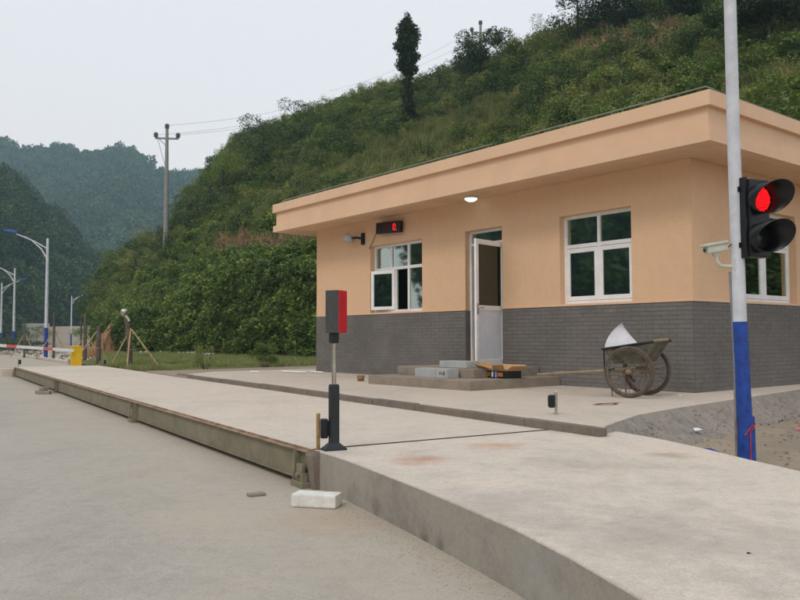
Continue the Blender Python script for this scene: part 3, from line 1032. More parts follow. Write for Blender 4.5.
# ------------------------------------------------------------------ guide light post on the near corner
P0 = Vector((-.494, 5.919, ZD))
gl = empty("signal_post", P0, 0)
tag(gl, "thin post carrying a tall grey box with a red side, at the near deck corner", "signal post")
m = MB()
a, b = .075, .035
rot = Matrix.Rotation(R(25), 4, 'Z')
vs = [(-.085, -.05, 0.001), (.085, -.05, 0.001), (.085, .05, 0.001), (-.085, .05, 0.001), (-.085, -.05, .012), (.085, -.05, .012), (.085, .05, .012), (-.085, .05, .012), (-.034, -.03, .055), (.034, -.03, .055), (.034, .03, .055), (-.034, .03, .055)]
m.add(vs, [(0, 3, 2, 1), (0, 1, 5, 4), (1, 2, 6, 5), (2, 3, 7, 6), (3, 0, 4, 7), (4, 5, 9, 8), (5, 6, 10, 9), (6, 7, 11, 10), (7, 4, 8, 11), (8, 9, 10, 11)], rot)
m.build("base_plate", M_blacksteel, gl)
m = MB(); m.box(-.034, .034, -.03, .03, .05, .475, rot, ch=.006); m.box(-.03, .03, -.026, .026, .475, .485, rot); m.build("lower_post", M_blacksteel, gl)
m = MB(); m.tube([(0, 0, .48), (0, 0, .80)], .017, 14); m.build("upper_post", M_chrome, gl)
m = MB(); m.box(-.03, .03, -.03, .03, .79, .866, rot, ch=.005); m.build("socket", M_black, gl)
bx = Matrix.Translation((.008, 0, .866)) @ Matrix.Rotation(R(66), 4, 'Z')
m = MB(); m.box(-.058, .058, -.062, .05, 0, .318, bx, ch=.003); m.build("case", M_box, gl)
m = MB(); m.box(-.056, .056, -.0665, -.0625, .003, .315, bx)
# which face is red: the one turned to the right
rf = Matrix.Translation((.008, 0, .866)) @ Matrix.Rotation(R(66), 4, 'Z')
m = MB(); m.box(-.060, .060, -.070, -.0625, .002, .316, rf, ch=.002); red = m.build("red_face", M_red, gl)
m = MB(); 
for k in range(3): m.tube([(-.066, -.0 , .05 + k * .1), (-.058, 0, .05 + k * .1)], .004, 6, bx)
m.build("screw", M_chrome, gl)

def sensor(loc, rz, label, brass=False, h=.17, group=None):
    s = empty("beam_sensor", loc, rz)
    tag(s, label, "sensor", group)
    m = MB(); m.tube([(0, 0, 0), (0, 0, h * 1.55)], .014, 12); m.lathe([(.015, h * 1.5), (.0155, h * 1.58), (.001, h * 1.6)], 12)
    m.build("rod", M_brass if brass else M_chrome, s)
    m = MB(); m.box(.016, .072, -.03, .03, h * .5, h * 1.35, ch=.010); m.box(.072, .078, -.02, .02, h * .6, h * 1.25, ch=.002); m.build("housing", M_black, s)
    return s
G1 = "beam sensors at the weighbridge corners"
sensor((-.612, 5.93, ZD), R(8), "near beam sensor on a taped rod beside the red-sided box post", True, .17)
s = sensor((1.545, 7.90, ZT - .01), R(160), "small black beam sensor on a bright rod at the kerb below the handcart", False, .15)
sensor(dw(20.72, .08, ZD), R(20), "far left beam sensor at the end of the side beam", False, .16)
sensor(dw(20.5, 2.55, .24), R(170), "far beam sensor near the staked trunk with the silver lamp", False, .16)

# white block at the ramp foot
m = MB(); m.box(-.155, .155, -.075, .075, 0, .085, ch=.012)
o = m.build("white_block", M_styro); o.location = (-.555, 5.30, 0.001); o.rotation_euler = (0, 0, R(-14))
tag(o, "white chipped foam block lying on the road by the ramp corner", "block")
m = MB(); m.box(-.06, .06, -.035, .035, 0, .02, ch=.004)
o = m.build("tile_fragment", M_rubble); o.location = (-1.02, 5.65, 0.001); o.rotation_euler = (0, 0, R(30))
tag(o, "flat brown tile fragment on the road left of the white block", "fragment")

# ------------------------------------------------------------------ traffic light and cctv camera
TP = Vector((2.69, 6.2, .07))
tl = empty("traffic_light", TP, 0)
tag(tl, "two-lens traffic light showing red on a blue and white pole", "traffic light")
m = MB(); m.tube([(0.0, 0, 0), (-.03, 0, 1.155)], [.056, .054], 20); m.tube([(0.0, 0, 0), (0.0, 0, .42)], [.066, .062], 20)
m.build("pole_base", M_blue, tl)
m = MB(); m.tube([(-.03, 0, 1.155), (-.045, 0, 2.6), (-.05, 0, 4.6)], [.052, .049, .045], 20); m.build("pole", M_pole, tl)
m = MB(); m.tube([(-.068, .03, 0), (-.068, .03, .9), (-.088, .03, 1.55)], .011, 8); m.build("conduit", M_galv, tl)
m = MB()
for (a, b) in (((-.04, -.067, .28), (.02, -.07, .36)), ((.0, -.069, .06), (.0, -.07, .33)), ((.015, -.067, .32), (.05, -.052, .37))):
    m.tube([a, b], .005, 6)
m.build("paint_mark", plain("red_mark", srgb(190, 60, 70), .6), tl)
# head faces towards the incoming lane: local -y is the facing direction
fa = math.atan2(-.93, .375) + math.pi / 2
HM = Matrix.Translation((.125, -.10, 0)) @ Matrix.Rotation(fa, 4, 'Z')
zc = TP.z
def hm(x, y, z): return HM @ Matrix.Translation((x, y, z))
m = MB()
m.box(-.10, .105, .03, .13, 1.745 - zc - .02, 2.335 - zc, HM, ch=.012)
m.build("housing", M_black, tl)
m = MB(); m.box(-.125, -.098, .05, .12, 1.72 - zc, 2.35 - zc, HM, ch=.004); m.build("back_plate", M_black, tl)
for cz in (1.80, 2.24):
    m = MB(); m.box(-.14, -.04, .10, .16, cz - zc, cz + .04 - zc, HM); m.build("clamp", M_black, tl)
def visor(zc_, lensmat, lit):
    n = 40
    r0, r1 = .112, .122
    vs, fs = [], []
    for k in range(n + 1):
        t = 2 * math.pi * k / n
        # tunnel visor, long on the top and far side, cut back at lower left
        cut = .5 + .5 * math.cos(t - R(46))
        L = .028 + .187 * cut ** .9
        for r, y in ((r0, .03), (r1, -L), (r1 - .005, -L), (r0 - .005, .03)):
            vs.append((r * math.cos(t), y, r * math.sin(t)))
    for k in range(n):
        for j in range(3):
            fs.append((k * 4 + j, k * 4 + j + 1, (k + 1) * 4 + j + 1, (k + 1) * 4 + j))
    m = MB(); m.add(vs, fs, hm(-.005, 0, zc_), smooth=True)
    m.build("visor", M_black, tl)
    m = MB(); m.lathe([(.001, .018), (.06, .012), (.10, 0.0), (.108, -.01)], 32, hm(-.005, .02, zc_) @ Matrix.Rotation(R(90), 4, 'X'))
    lens = m.build("lens", lensmat, tl)
    if lit:
        m = MB()
        for i in range(-9, 10):
            for j in range(-9, 10):
                x, z = i * .0165 + (j % 2) * .00825, j * .0145
                if x * x + z * z < .098 ** 2:
                    yy = -.001 + .018 * ((x * x + z * z) / .105 ** 2)
                    m.lathe([(.0060, .0), (.0045, .004), (.0005, .006)], 6, hm(-.005 + x, yy, zc_ + z) @ Matrix.Rotation(R(90), 4, 'X'))
        m.build("led_dot", M_led, lens)["kind"] = "stuff"
visor(2.175 - zc, M_redlens, True)
visor(1.875 - zc, M_darklens, False)

cc = empty("cctv_camera", (2.645, 6.2, 1.67), 0)
tag(cc, "beige bullet security camera on a curved arm, left side of the signal pole", "security camera")
m = MB(); m.tube([(-.015, 0, -.01), (-.06, 0, -.01), (-.125, -.0, -.005), (-.155, 0, .03), (-.16, 0, .085)], .014, 10); m.build("arm", M_cam, cc)
m = MB(); m.box(-.03, .0, -.04, .04, -.05, .04, ch=.005); m.build("mount", M_cam, cc)
cmx = Matrix.Translation((-.165, 0, .135)) @ Matrix.Rotation(R(190), 4, 'Z') @ Matrix.Rotation(R(10), 4, 'Y')
m = MB(); m.box(-.09, .085, -.038, .038, -.036, .024, cmx, ch=.012); m.build("body", M_cam, cc)
m = MB(); m.box(-.10, .105, -.048, .048, .020, .044, cmx, ch=.010); m.build("sun_shield", M_cam, cc)
m = MB(); m.tube([(.094, 0, -.004), (.099, 0, -.004)], .014, 14, cmx); m.build("lens", M_black, cc)
m = MB(); m.box(-.02, .03, -.02, .02, -.06, -.028, cmx, ch=.004); m.build("bracket", M_cam, cc)
m = MB(); m.tube([(-.09, .0, .12), (-.02, -.01, .18), (.02, -.02, .30), (.03, -.02, .42)], .004, 6); m.build("cable", M_blacksteel, cc)

# ------------------------------------------------------------------ handcart
AX = Vector((.6, .8, 0))
FWD = Vector((-.8, .6, 0))
cart = empty("handcart", (2.87, 9.97, ZT), math.atan2(FWD.y, FWD.x))   # local x = forwards (shafts), local y = -AX (near side +)
tag(cart, "old green two-wheeled handcart parked against the brick wall", "cart")
WR = .325
cx = 0.0
def wheel(yy):
    m = MB()
    n, k2 = 40, 10
    vs, fs = [], []
    Rr, rr = WR - .022, .022
    for i in range(n):
        t = 2 * math.pi * i / n
        for j in range(k2):
            s = 2 * math.pi * j / k2
            vs.append(((Rr + rr * math.cos(s)) * math.cos(t), rr * math.sin(s), (Rr + rr * math.cos(s)) * math.sin(t)))
    for i in range(n):
        for j in range(k2):
            fs.append((i * k2 + j, ((i + 1) % n) * k2 + j, ((i + 1) % n) * k2 + (j + 1) % k2, i * k2 + (j + 1) % k2))
    m.add(vs, fs, smooth=True)
    wo = part("wheel", m.mesh("tyre", M_tyre), cart, (cx, yy, WR))
    m = MB()
    prof = [(WR - .040, -.016), (WR - .052, -.018), (WR - .058, 0), (WR - .052, .018), (WR - .040, .016)]
    vs, fs = [], []
    for r, y in prof:
        for i in range(40):
            t = 2 * math.pi * i / 40
            vs.append((r * math.cos(t), y, r * math.sin(t)))
    for a in range(4):
        for i in range(40):
            fs.append((a * 40 + i, a * 40 + (i + 1) % 40, (a + 1) * 40 + (i + 1) % 40, (a + 1) * 40 + i))
    m.add(vs, fs, smooth=True)
    m.build("rim", M_rim, wo)
    m = MB(); m.tube([(0, -.05, 0), (0, -.04, 0), (0, .04, 0), (0, .05, 0)], [.022, .032, .032, .022], 14); m.tube([(0, -.075, 0), (0, .075, 0)], .012, 8)
    m.build("hub", M_rust, wo)
    m = MB()
    for i in range(28):
        t = 2 * math.pi * i / 28
        t2 = t + (R(55) if i % 2 else R(-55))
        y = .03 if (i // 2) % 2 else -.03
        m.tube([(.028 * math.cos(t2), y, .028 * math.sin(t2)), ((WR - .055) * math.cos(t), 0, (WR - .055) * math.sin(t))], .0028, 4, cap=False)
    m.build("spokes", M_rim, wo)
wheel(0.0); wheel(-.62)
m = MB(); m.tube([(0, .03, WR), (0, -.65, WR)], .016, 10); m.build("axle", M_rust, cart)
# tray: trapezoid profile, rim rising to the rear
fl0, fl1 = (.18, .40), (-.22, .42)
def tray():
    m = MB()
    tp = [(.36, .60), (-.33, .70)]; bt = [(.22, .42), (-.16, .44)]
    for y, th in ((-.09, .02), (-.53, .02)):
        pass
    ya, yb = -.07, -.55
    V = [(tp[0][0], ya, tp[0][1]), (tp[1][0], ya, tp[1][1]), (bt[1][0], ya - .02, bt[1][1]), (bt[0][0], ya - .02, bt[0][1]),
         (tp[0][0], yb, tp[0][1]), (tp[1][0], yb, tp[1][1]), (bt[1][0], yb + .02, bt[1][1]), (bt[0][0], yb + .02, bt[0][1])]
    m.add(V, [(0, 1, 2, 3), (4, 7, 6, 5), (3, 2, 6, 7), (0, 3, 7, 4), (1, 5, 6, 2)])
    return m
tray().build("tray", M_cartgreen, cart)
m = MB()
m.tube([(.37, -.06, .61), (-.35, -.06, .715)], .014, 8); m.tube([(.37, -.56, .61), (-.35, -.56, .715)], .014, 8)
m.tube([(.37, -.05, .61), (.37, -.57, .61)], .014, 8); m.tube([(-.34, -.05, .71), (-.34, -.57, .71)], .014, 8)
m.build("tray_rim", M_blacksteel, cart)
m = MB(); m.tube([(-.30, -.06, .712), (-.48, -.06, .732)], .019, 8); m.build("grip", M_wood, cart)
for y in (-.08, -.54):
    m = MB(); m.tube([(-.05, y, .37), (.3, y, .33), (1.30, y + (.03 if y > -.3 else -.03), .26)], [.018, .018, .015], 8); m.build("shaft", M_wood, cart)
for y in (-.07, -.55):
    m = MB(); m.tube([(.28, y, .36), (.25, y, .003)], .010, 8); m.build("prop_leg", M_rust, cart)
m = MB(); m.tube([(.2, -.03, .36), (.33, -.03, .33), (.34, -.03, .6)], .012, 6); m.tube([(-.05, -.05, .2), (.08, -.06, .33)], .022, 8); m.build("brace", M_blacksteel, cart)

# ribbed white sheet in the tray
o = empty("white_sheet", cart.location + Vector((0, 0, 0)), math.atan2(FWD.y, FWD.x))
tag(o, "curved white ribbed plastic sheet standing up in the handcart", "sheet")
m = MB()
n = 26
vs, fs = [], []
for i in range(n + 1):
    s = i / n
    xb = .385 - .45 * s
    zb = .600 + .055 * s
    xt = .175 + .01 * s; ztp = .955 - .05 * s
    for j in range(9):
        q_ = j / 8
        bul = math.sin(q_ * math.pi) * .035 * (1 - s)
        e_ = 1 + 1.3 * (1 - s)
        x = xb + (xt - xb) * q_ ** e_
        z = zb + (ztp - zb) * (q_ - .04 * math.sin(q_ * math.pi) * s)
        y = -.16 - .10 * q_ - .05 * s + (.005 if i % 2 else -.005)
        vs.append((x, y, z))
for i in range(n):
    for j in range(8):
        fs.append((i * 9 + j, (i + 1) * 9 + j, (i + 1) * 9 + j + 1, i * 9 + j + 1))
m.add(vs, fs)
so_ = m.build("ribbed_panel", plain("white_plastic", srgb(226, 224, 228), .5, dirt=.1), o)
sm_ = so_.modifiers.new("s", 'SOLIDIFY'); sm_.thickness = .006

# ------------------------------------------------------------------ cartons by the door
def carton(a0, a1, o0, o1, z0, z1, mats, name, label, cat, grp=None):
    r = empty(name, bw((a0 + a1) / 2, (o0 + o1) / 2, z0), RZB)
    tag(r, label, cat, grp)
    m = MB(); w_, d_ = (a1 - a0) / 2, (o1 - o0) / 2
    m.box(-w_, w_, -d_, d_, 0.001, z1 - z0, ch=.004)
    m.build("body", mats, r)
    return r, w_, d_
r, w_, d_ = carton(3.02, 3.78, 1.56, 1.80, .145, .285, M_cardgrey, "flat_carton", "long pale grey carton on the lower step, printed on its end", "carton", "pale cartons on the steps")
r["label"] = "lower of two long pale grey cartons, lying on the lower step"
m = MB(); m.box(-w_ + .015, -w_ + .02, .0, .0, 0, 0); 
m = MB(); m.box(-w_ + .26, -w_ + .266, d_ + .0005, d_ + .002, .0, .135); m.build("tape_edge", M_galv, r)
m = MB()
for k, (xx, zz, ww, hh) in enumerate(((.16, .05, .016, .045), (.12, .05, .016, .05), (.085, .045, .012, .03), (.06, .05, .02, .05))):
    m.box(-w_ + xx, -w_ + xx + ww, d_ + .0005, d_ + .002, zz, zz + hh)
m.build("print", M_cardblack, r)
r, w_, d_ = carton(3.0, 3.62, 1.14, 1.42, .29, .395, M_cardgrey, "flat_carton", "upper of two long pale grey cartons, lying on the upper step", "carton", "pale cartons on the steps")
m = MB(); m.box(-w_ + .26, -w_ + .266, d_ + .0005, d_ + .002, .0, .10); m.build("tape_edge", M_galv, r)
# open box
ob = empty("open_box", bw(2.62, 1.05, .146), RZB - R(3))
tag(ob, "open cardboard box with black printed sides and tan flaps folded out", "box")
m = MB()
for (x0, x1, y0, y1) in ((-.27, .27, .155, .165), (-.27, .27, -.165, -.155), (-.27, -.26, -.155, .155), (.26, .27, -.155, .155)):
    m.box(x0, x1, y0, y1, .001, .115)
m.box(-.26, .26, -.155, .155, .001, .008)
m.build("body", M_cardblack, ob)
def flap(vs, name="flap"):
    m = MB(); m.add(vs, [(0, 1, 2, 3)])
    f = m.build(name, M_card, ob)
    s = f.modifiers.new("s", 'SOLIDIFY'); s.thickness = .005
flap([(.27, .165, .115), (.27, -.165, .115), (.40, -.15, .23), (.40, .15, .23)])
flap([(-.27, -.165, .115), (-.27, .165, .115), (-.40, .15, .19), (-.40, -.15, .19)])
flap([(-.02, .165, .115), (.27, .165, .115), (.33, .27, .22), (.02, .28, .17)])
flap([(-.27, .165, .115), (-.03, .165, .115), (-.08, .26, .20), (-.34, .27, .215)])
flap([(.27, -.165, .115), (-.27, -.165, .115), (-.27, -.27, .20), (.27, -.27, .20)])
m = MB(); m.box(.06, .18, .1655, .168, .03, .09); m.box(-.22, -.10, .1655, .168, .03, .09); m.build("print", M_orange, ob)
m = MB(); m.box(-.01, .03, .1655, .168, .02, .10); m.build("print", M_print, ob)
m = MB(); m.box(-.085, -.045, .1655, .168, .01, .10); m.build("print", M_bluep, ob)
# clay bowl by the steps
m = MB(); m.lathe([(.001, .002), (.055, .002), (.075, .10), (.066, .10), (.05, .02), (.001, .02)], 18, None)
o = m.build("clay_pot", M_pot); o.location = bw(5.5, 1.62, 0); tag(o, "small brown pot on the terrace left of the steps", "pot")
# white pipes and scraps along the left corner
for (a, o_, L, rz_, lab) in ((9.2, .75, .75, .25, "long white plastic strip on the ground nearest the left house corner"), (8.75, .45, .6, -.1, "white plastic strip lying close along the brick base"), (10.35, 1.1, .28, .4, "short white scrap beside the small shrub")):
    m = MB(); m.tube([(-L / 2, 0, .022), (0, .01, .022), (L / 2, 0, .022)], .02, 8)
    q = m.build("plastic_pipe", M_lampwhite); q.location = bw(a, o_, 0.001 if a < 10 else -.02); q.rotation_euler = (0, 0, RZB + rz_)
    tag(q, lab, "pipe")
# orange scribble on the terrace
m = MB()
pts = []
for i in range(60):
    t = i / 59 * 2 * math.pi * 2.6
    pts.append((.19 * math.cos(t) * (1 - i / 150) + .03 * math.sin(3 * t), .10 * math.sin(t + .4) * (1 - i / 200) + .02 * math.cos(2 * t), 0))
q = MB()
for i in range(59):
    a = Vector(pts[i]); b = Vector(pts[i + 1]); d = (b - a).normalized(); nn_ = Vector((-d.y, d.x, 0)) * .017
    q.add([tuple(a + nn_), tuple(b + nn_), tuple(b - nn_), tuple(a - nn_)], [(0, 3, 2, 1)])
o = q.build("orange_paint_mark", plain("orange_paint", srgb(208, 130, 88), .9, dirt=.4, dscale=30)); o.location = (2.36, 9.08, ZT + .004)
o.rotation_euler = (0, 0, .3)
tag(o, kind="structure")
# scraps on the dirt
for (x, y, z, sx, sy, mt, nm, lab, rz_) in ((2.98, 8.0, .17, .05, .03, M_print, "paper_scrap", "white paper scrap on the mortar slope", .3), (2.62, 6.75, .12, .09, .035, M_blue, "plastic_scrap", "crumpled blue scrap on the dirt left of the pole", -.4), (4.3, 8.6, .11, .04, .03, M_boomred, "red_scrap", "tiny red scrap on the dirt right of the pole", .3), (1.33, 3.07, ZD + .001, .010, .004, M_blacksteel, "pebble", "tiny dark pebble on the concrete ramp", 0), (3.62, 10.3, ZT+.001, .03, .02, M_print, "paper_scrap", "white scrap on the terrace near the brick corner", .8)):
    m = MB(); m.add([(-sx, -sy, 0), (sx, -sy * .7, sx * .2), (sx * .8, sy, .002), (-sx * .7, sy * .9, sx * .45), (0, 0, sx * .55)], [(0, 1, 4), (1, 2, 4), (2, 3, 4), (3, 0, 4)])
    o = m.build(nm, mt); o.location = (x, y, z); o.rotation_euler = (0, 0, rz_)
    tag(o, lab, "scrap")

# ------------------------------------------------------------------ barrier gate
bar = empty("barrier_gate", dw(21.7, 1.85, .16), RZD)
tag(bar, "yellow barrier box with a white and red striped boom lowered across the lane", "barrier")
m = MB(); m.box(-.16, .16, -.15, .15, 0, .68, ch=.012); m.box(-.17, .17, -.16, .16, .68, .73, ch=.012); m.build("cabinet", M_yellow, bar)
m = MB(); m.box(-.165, -.161, -.11, .11, .08, .55); m.tube([(-.168, .07, .32), (-.16, .07, .32)], .015, 8); m.build("access_door", M_yellow, bar)
boom = empty("boom", (0, 0, 0)); boom.parent = bar; boom.location = (-.20, .1, .58)
prev = 0
x = 0.0
for L, mt in ((.62, 0), (.28, 1), (.75, 0), (.28, 1), (.75, 0), (.28, 1), (.75, 0)):
    m = MB(); a, b = x, x + L
    m.box(-.022, .022, a, b, -.045 + a * .085, .045 + a * .085)
    # tilt slightly: shear handled by offsetting the ends
    vs = m.v
    for i, p in enumerate(vs):
        yy = p[1]; zz = p[2] - a * .085 + yy * .085
        vs[i] = (p[0], yy, zz)
    m.build("stripe" if mt else "bar_section", M_boomred if mt else M_boom, boom)
    x += L

# ------------------------------------------------------------------ street lamps
lamp_meshes = {}
def street_lamp(x, y, z, rz, label, scale=1.0):
    r = empty("street_lamp", (x, y, z), rz)
    r.scale = (scale,) * 3
    tag(r, label, "street lamp", "street lamps along the road")
    if not lamp_meshes:
        m = MB(); m.tube([(0, 0, 0), (0, 0, 1.75)], [.11, .105], 12); m.box(-.2, .2, -.2, .2, 0, .04); lamp_meshes["pole_base"] = m.mesh("pole_base", M_blue)
        m = MB(); m.tube([(0, 0, 1.75), (0, 0, 6.85)], [.10, .07], 12); lamp_meshes["pole"] = m.mesh("pole", M_pole)
        m = MB(); m.tube([(0, 0, 5.65), (-.35, 0, 6.25), (-.9, 0, 6.75), (-1.75, 0, 7.10)], [.045, .04, .035, .035], 8)
        m.tube([(0, 0, 6.25), (-.6, 0, 6.60), (-1.3, 0, 6.95)], [.04, .035, .03], 8); lamp_meshes["arm"] = m.mesh("arm", M_pole)
        m = MB(); m.box(-2.40, -1.70, -.13, .13, -.06, .06, Matrix.Translation((0, 0, 7.18 - .25)) @ Matrix.Rotation(R(9), 4, 'Y'), ch=.03); lamp_meshes["lamp_head"] = m.mesh("lamp_head", M_lampblue)
    for k in ("pole_base", "pole", "arm", "lamp_head"):
        part(k, lamp_meshes[k], r)
    return r
street_lamp(-20.1, 45, 0, R(5), "nearest street lamp, its tall white pole blue at the foot, behind the boom")
street_lamp(-31.2, 64, 0, R(5), "second nearest white street lamp, left of the nearest one")
street_lamp(-40.8, 81, 0, R(185), "third street lamp at the left frame edge, its arm pointing right")
street_lamp(-44.0, 106, 0, R(185), "distant small street lamp before the wooded hill, nearest right of the big pole")
street_lamp(-51.5, 130, 0, R(185), "farthest street lamp, half lost among the roadside bushes")

# ------------------------------------------------------------------ hills
def interp(x, pts):
    xs = [p[0] for p in pts]
    return np.interp(x, xs, [p[1] for p in pts])
S0 = 17.9
ridge_y = [(60, 342), (80, 338), (92, 318), (105, 285), (118, 270), (132, 255), (162, 240), (180, 219), (190, 196), (207, 181), (225, 158), (240, 147), (265, 134), (290, 122), (345, 104), (400, 92), (440, 84), (470, 74), (520, 58), (560, 40), (620, 18), (700, -10), (800, -40), (1000, -70), (1300, -80), (1700, -60)]
ridge_d = [(60, 62), (105, 72), (186, 84), (240, 86), (300, 84), (400, 76), (560, 66), (800, 56), (1200, 50), (1700, 44)]
def foot_d(px):
    k = (px - 400) / FPX
    return S0 / (.7802 * k + .6255)
def hill_pt(px, vv):
    px = np.asarray(px, float); vv = np.asarray(vv, float)
    k = (px - 400) / FPX
    df = foot_d(px)
    df = np.where(px < 150, np.minimum(df, 44 + (150 - px) * .12), df)
    dr = np.maximum(interp(px, ridge_d), df + 12)
    zr = CAMZ + (338 - interp(px, ridge_y)) / FPX * dr
    zr = np.maximum(zr, 0.3)
    d = df + (dr - df) * vv
    vc = np.clip(vv, 0, 1)
    g = .10 * np.clip(vc / .05, 0, 1) + .90 * vc ** 1.08
    z = .22 + (zr - .22) * g - np.maximum(vv - 1, 0) * 9
    x = k * d
    amp = np.clip(vc * 6, 0, 1) * np.clip(zr / 6, 0, 1)
    z = z + (fbm(x * .16, d * .16, 4, 2) - .5) * 2.0 * amp + (fbm(x * .6, d * .6, 3, 8) - .5) * .6 * amp
    return x, d, z
nu, nv = 240, 90
U = np.linspace(90, 1700, nu)[:, None] * np.ones((1, nv))
V = np.ones((nu, 1)) * np.linspace(0, 1.35, nv)[None, :]
X, Y, Z = hill_pt(U, V)
o = bpy.data.objects.new("hillside", grid_mesh("hillside", np.stack([X, Y, Z], -1), M_hill)); COL.objects.link(o); tag(o, kind="structure")

# wooded hill on the left, running on round the road
LH_y = [(-1500, 170), (-700, 140), (-300, 120), (-100, 140), (0, 172), (20, 192), (40, 210), (72, 230), (85, 250), (115, 268), (128, 300), (150, 330)]
def lhill_pt(px, vv):
    px = np.asarray(px, float); vv = np.asarray(vv, float)
    k = (px - 400) / FPX
    kk = np.maximum(k, -2.6)
    df = np.interp(px, [-1500, -700, -200, 0, 150], [45, 62, 100, 150, 210])
    dr = df + np.interp(px, [-1500, -200, 150], [50, 70, 90])
    zr = CAMZ + (338 - interp(px, LH_y)) / FPX * dr - 3.5
    g = np.clip(vv, 0, 1) ** .9
    z = (zr) * g - np.maximum(vv - 1, 0) * 20
    d = df + (dr - df) * vv
    x = k * d
    z = z + (fbm(x * .03, d * .03, 4, 21) - .5) * 9 * np.clip(vv * 4, 0, 1) * np.clip(zr / 25, 0, 1)
    return x, d, z
nu, nv = 120, 40
U = np.linspace(-1500, 150, nu)[:, None] * np.ones((1, nv)); V = np.ones((nu, 1)) * np.linspace(0, 1.3, nv)[None, :]
X, Y, Z = lhill_pt(U, V)
o = bpy.data.objects.new("wooded_hill", grid_mesh("wooded_hill", np.stack([X, Y, Z], -1), M_hill)); COL.objects.link(o); tag(o, kind="structure")
# the same woods carry on behind the road, seen only in the window panes
def bhill_pt(a, vv):
    a = np.asarray(a, float); r = 75 + 60 * np.asarray(vv, float)
    z = 30 * np.clip(vv, 0, 1) ** .9 * (0.8 + .4 * vnoise(a * 3, a * 0, 5)) - 1
    return np.sin(a) * r - 10, np.cos(a) * r, z
A = np.linspace(R(-68), R(-150), 50)[:, None] * np.ones((1, 16)); V = np.ones((50, 1)) * np.linspace(0, 1.1, 16)[None, :]
X, Y, Z = bhill_pt(A, V)
o = bpy.data.objects.new("roadside_hill", grid_mesh("roadside_hill", np.stack([X, Y, Z], -1), M_hill)); COL.objects.link(o); tag(o, kind="structure")

FH_y = [(-500, 150), (-200, 130), (-60, 128), (0, 142), (12, 148), (36, 152), (45, 148), (69, 149), (85, 157), (93, 149), (117, 148), (132, 152), (147, 164), (168, 175), (186, 176), (204, 175), (260, 190), (330, 230), (420, 290), (600, 330)]
def fhill_pt(px, vv):
    px = np.asarray(px, float); vv = np.asarray(vv, float)
    k = (px - 400) / FPX
    df, dr = 330.0, 640.0
    zr = CAMZ + (338 - interp(px, FH_y)) / FPX * dr - 6
    d = df + (dr - df) * vv
    g = np.clip(vv, 0, 1)
    g = g ** 1.15
    z = zr * g - np.maximum(vv - 1, 0) * 60
    x = k * d
    z = z + (fbm(x * .010, d * .010, 4, 33) - .5) * 30 * np.clip(vv * 3, 0, 1) * np.clip((1 - vv) * 4, 0, 1)
    return x, d, z
nu, nv = 140, 50
U = np.linspace(-500, 600, nu)[:, None] * np.ones((1, nv)); V = np.ones((nu, 1)) * np.linspace(0, 1.25, nv)[None, :]
X, Y, Z = fhill_pt(U, V)
o = bpy.data.objects.new("far_hills", grid_mesh("far_hills", np.stack([X, Y, Z], -1), M_hill)); COL.objects.link(o); tag(o, kind="structure")

# ------------------------------------------------------------------ foliage
def leaves(n, centre_fn, size, aspect=.5, up_bias=.3, seed=0, droop=0.0):
    """n diamond leaves folded along the midrib: (V,F)"""
    r = np.random.default_rng(seed)
    c = centre_fn(r, n)
    d = r.normal(size=(n, 3)); d[:, 2] = d[:, 2] * .6 - droop
    d /= np.linalg.norm(d, axis=1)[:, None]
    nn_ = r.normal(size=(n, 3)) * .7; nn_[:, 2] += up_bias * 3
    s = np.cross(d, nn_); s /= np.linalg.norm(s, axis=1)[:, None] + 1e-6
    L = size * r.uniform(.6, 1.3, n)[:, None]
    W = L * aspect * .5
    u = np.cross(s, d)
    a = c - d * L * .5; b = c + d * L * .5
    l = c + s * W + u * L * .08; rr = c - s * W + u * L * .08
    Vv = np.stack([a, l, b, rr], 1).reshape(-1, 3)
    idx = np.arange(n) * 4
    F = np.concatenate([np.stack([idx, idx + 1, idx + 2], 1), np.stack([idx, idx + 2, idx + 3], 1)])
    return Vv, F

def blob_fn(blobs, shell=.55):
    B = np.array(blobs)          # x y z rx rz
    def f(r, n):
        w_ = B[:, 3] ** 2 * B[:, 4]; w_ = w_ / w_.sum()
        k = r.choice(len(B), n, p=w_)
        d = r.normal(size=(n, 3)); d /= np.linalg.norm(d, axis=1)[:, None]
        rad = r.uniform(shell, 1.0, n) ** .7
        p = B[k, :3] + d * rad[:, None] * np.stack([B[k, 3], B[k, 3], B[k, 4]], 1)
        p[:, 2] = np.maximum(p[:, 2], .02)
        return p
    return f

def blades(n, h, spread, width, seed, lean=.25, tip=1.0):
    r = np.random.default_rng(seed)
    Vs, Fs = [], []
    for i in range(n):
        a = r.uniform(0, 2 * math.pi); rad = spread * math.sqrt(r.uniform())
        b = np.array([rad * math.cos(a), rad * math.sin(a), 0])
        da = r.uniform(0, 2 * math.pi); ln = r.uniform(0.05, lean) * h
        H = h * r.uniform(.55, 1.1)
        s = np.array([-math.sin(da), math.cos(da), 0]) * width * .5
        p1 = b + np.array([math.cos(da), math.sin(da), 0]) * ln * .35 + np.array([0, 0, H * .6])
        p2 = b + np.array([math.cos(da), math.sin(da), 0]) * ln * tip + np.array([0, 0, H])
        o_ = len(Vs)
        Vs += [b - s, b + s, p1 + s * .8, p1 - s * .8, p2]
        Fs += [(o_, o_ + 1, o_ + 2), (o_, o_ + 2, o_ + 3), (o_ + 3, o_ + 2, o_ + 4)]
    return np.array(Vs), np.array(Fs)

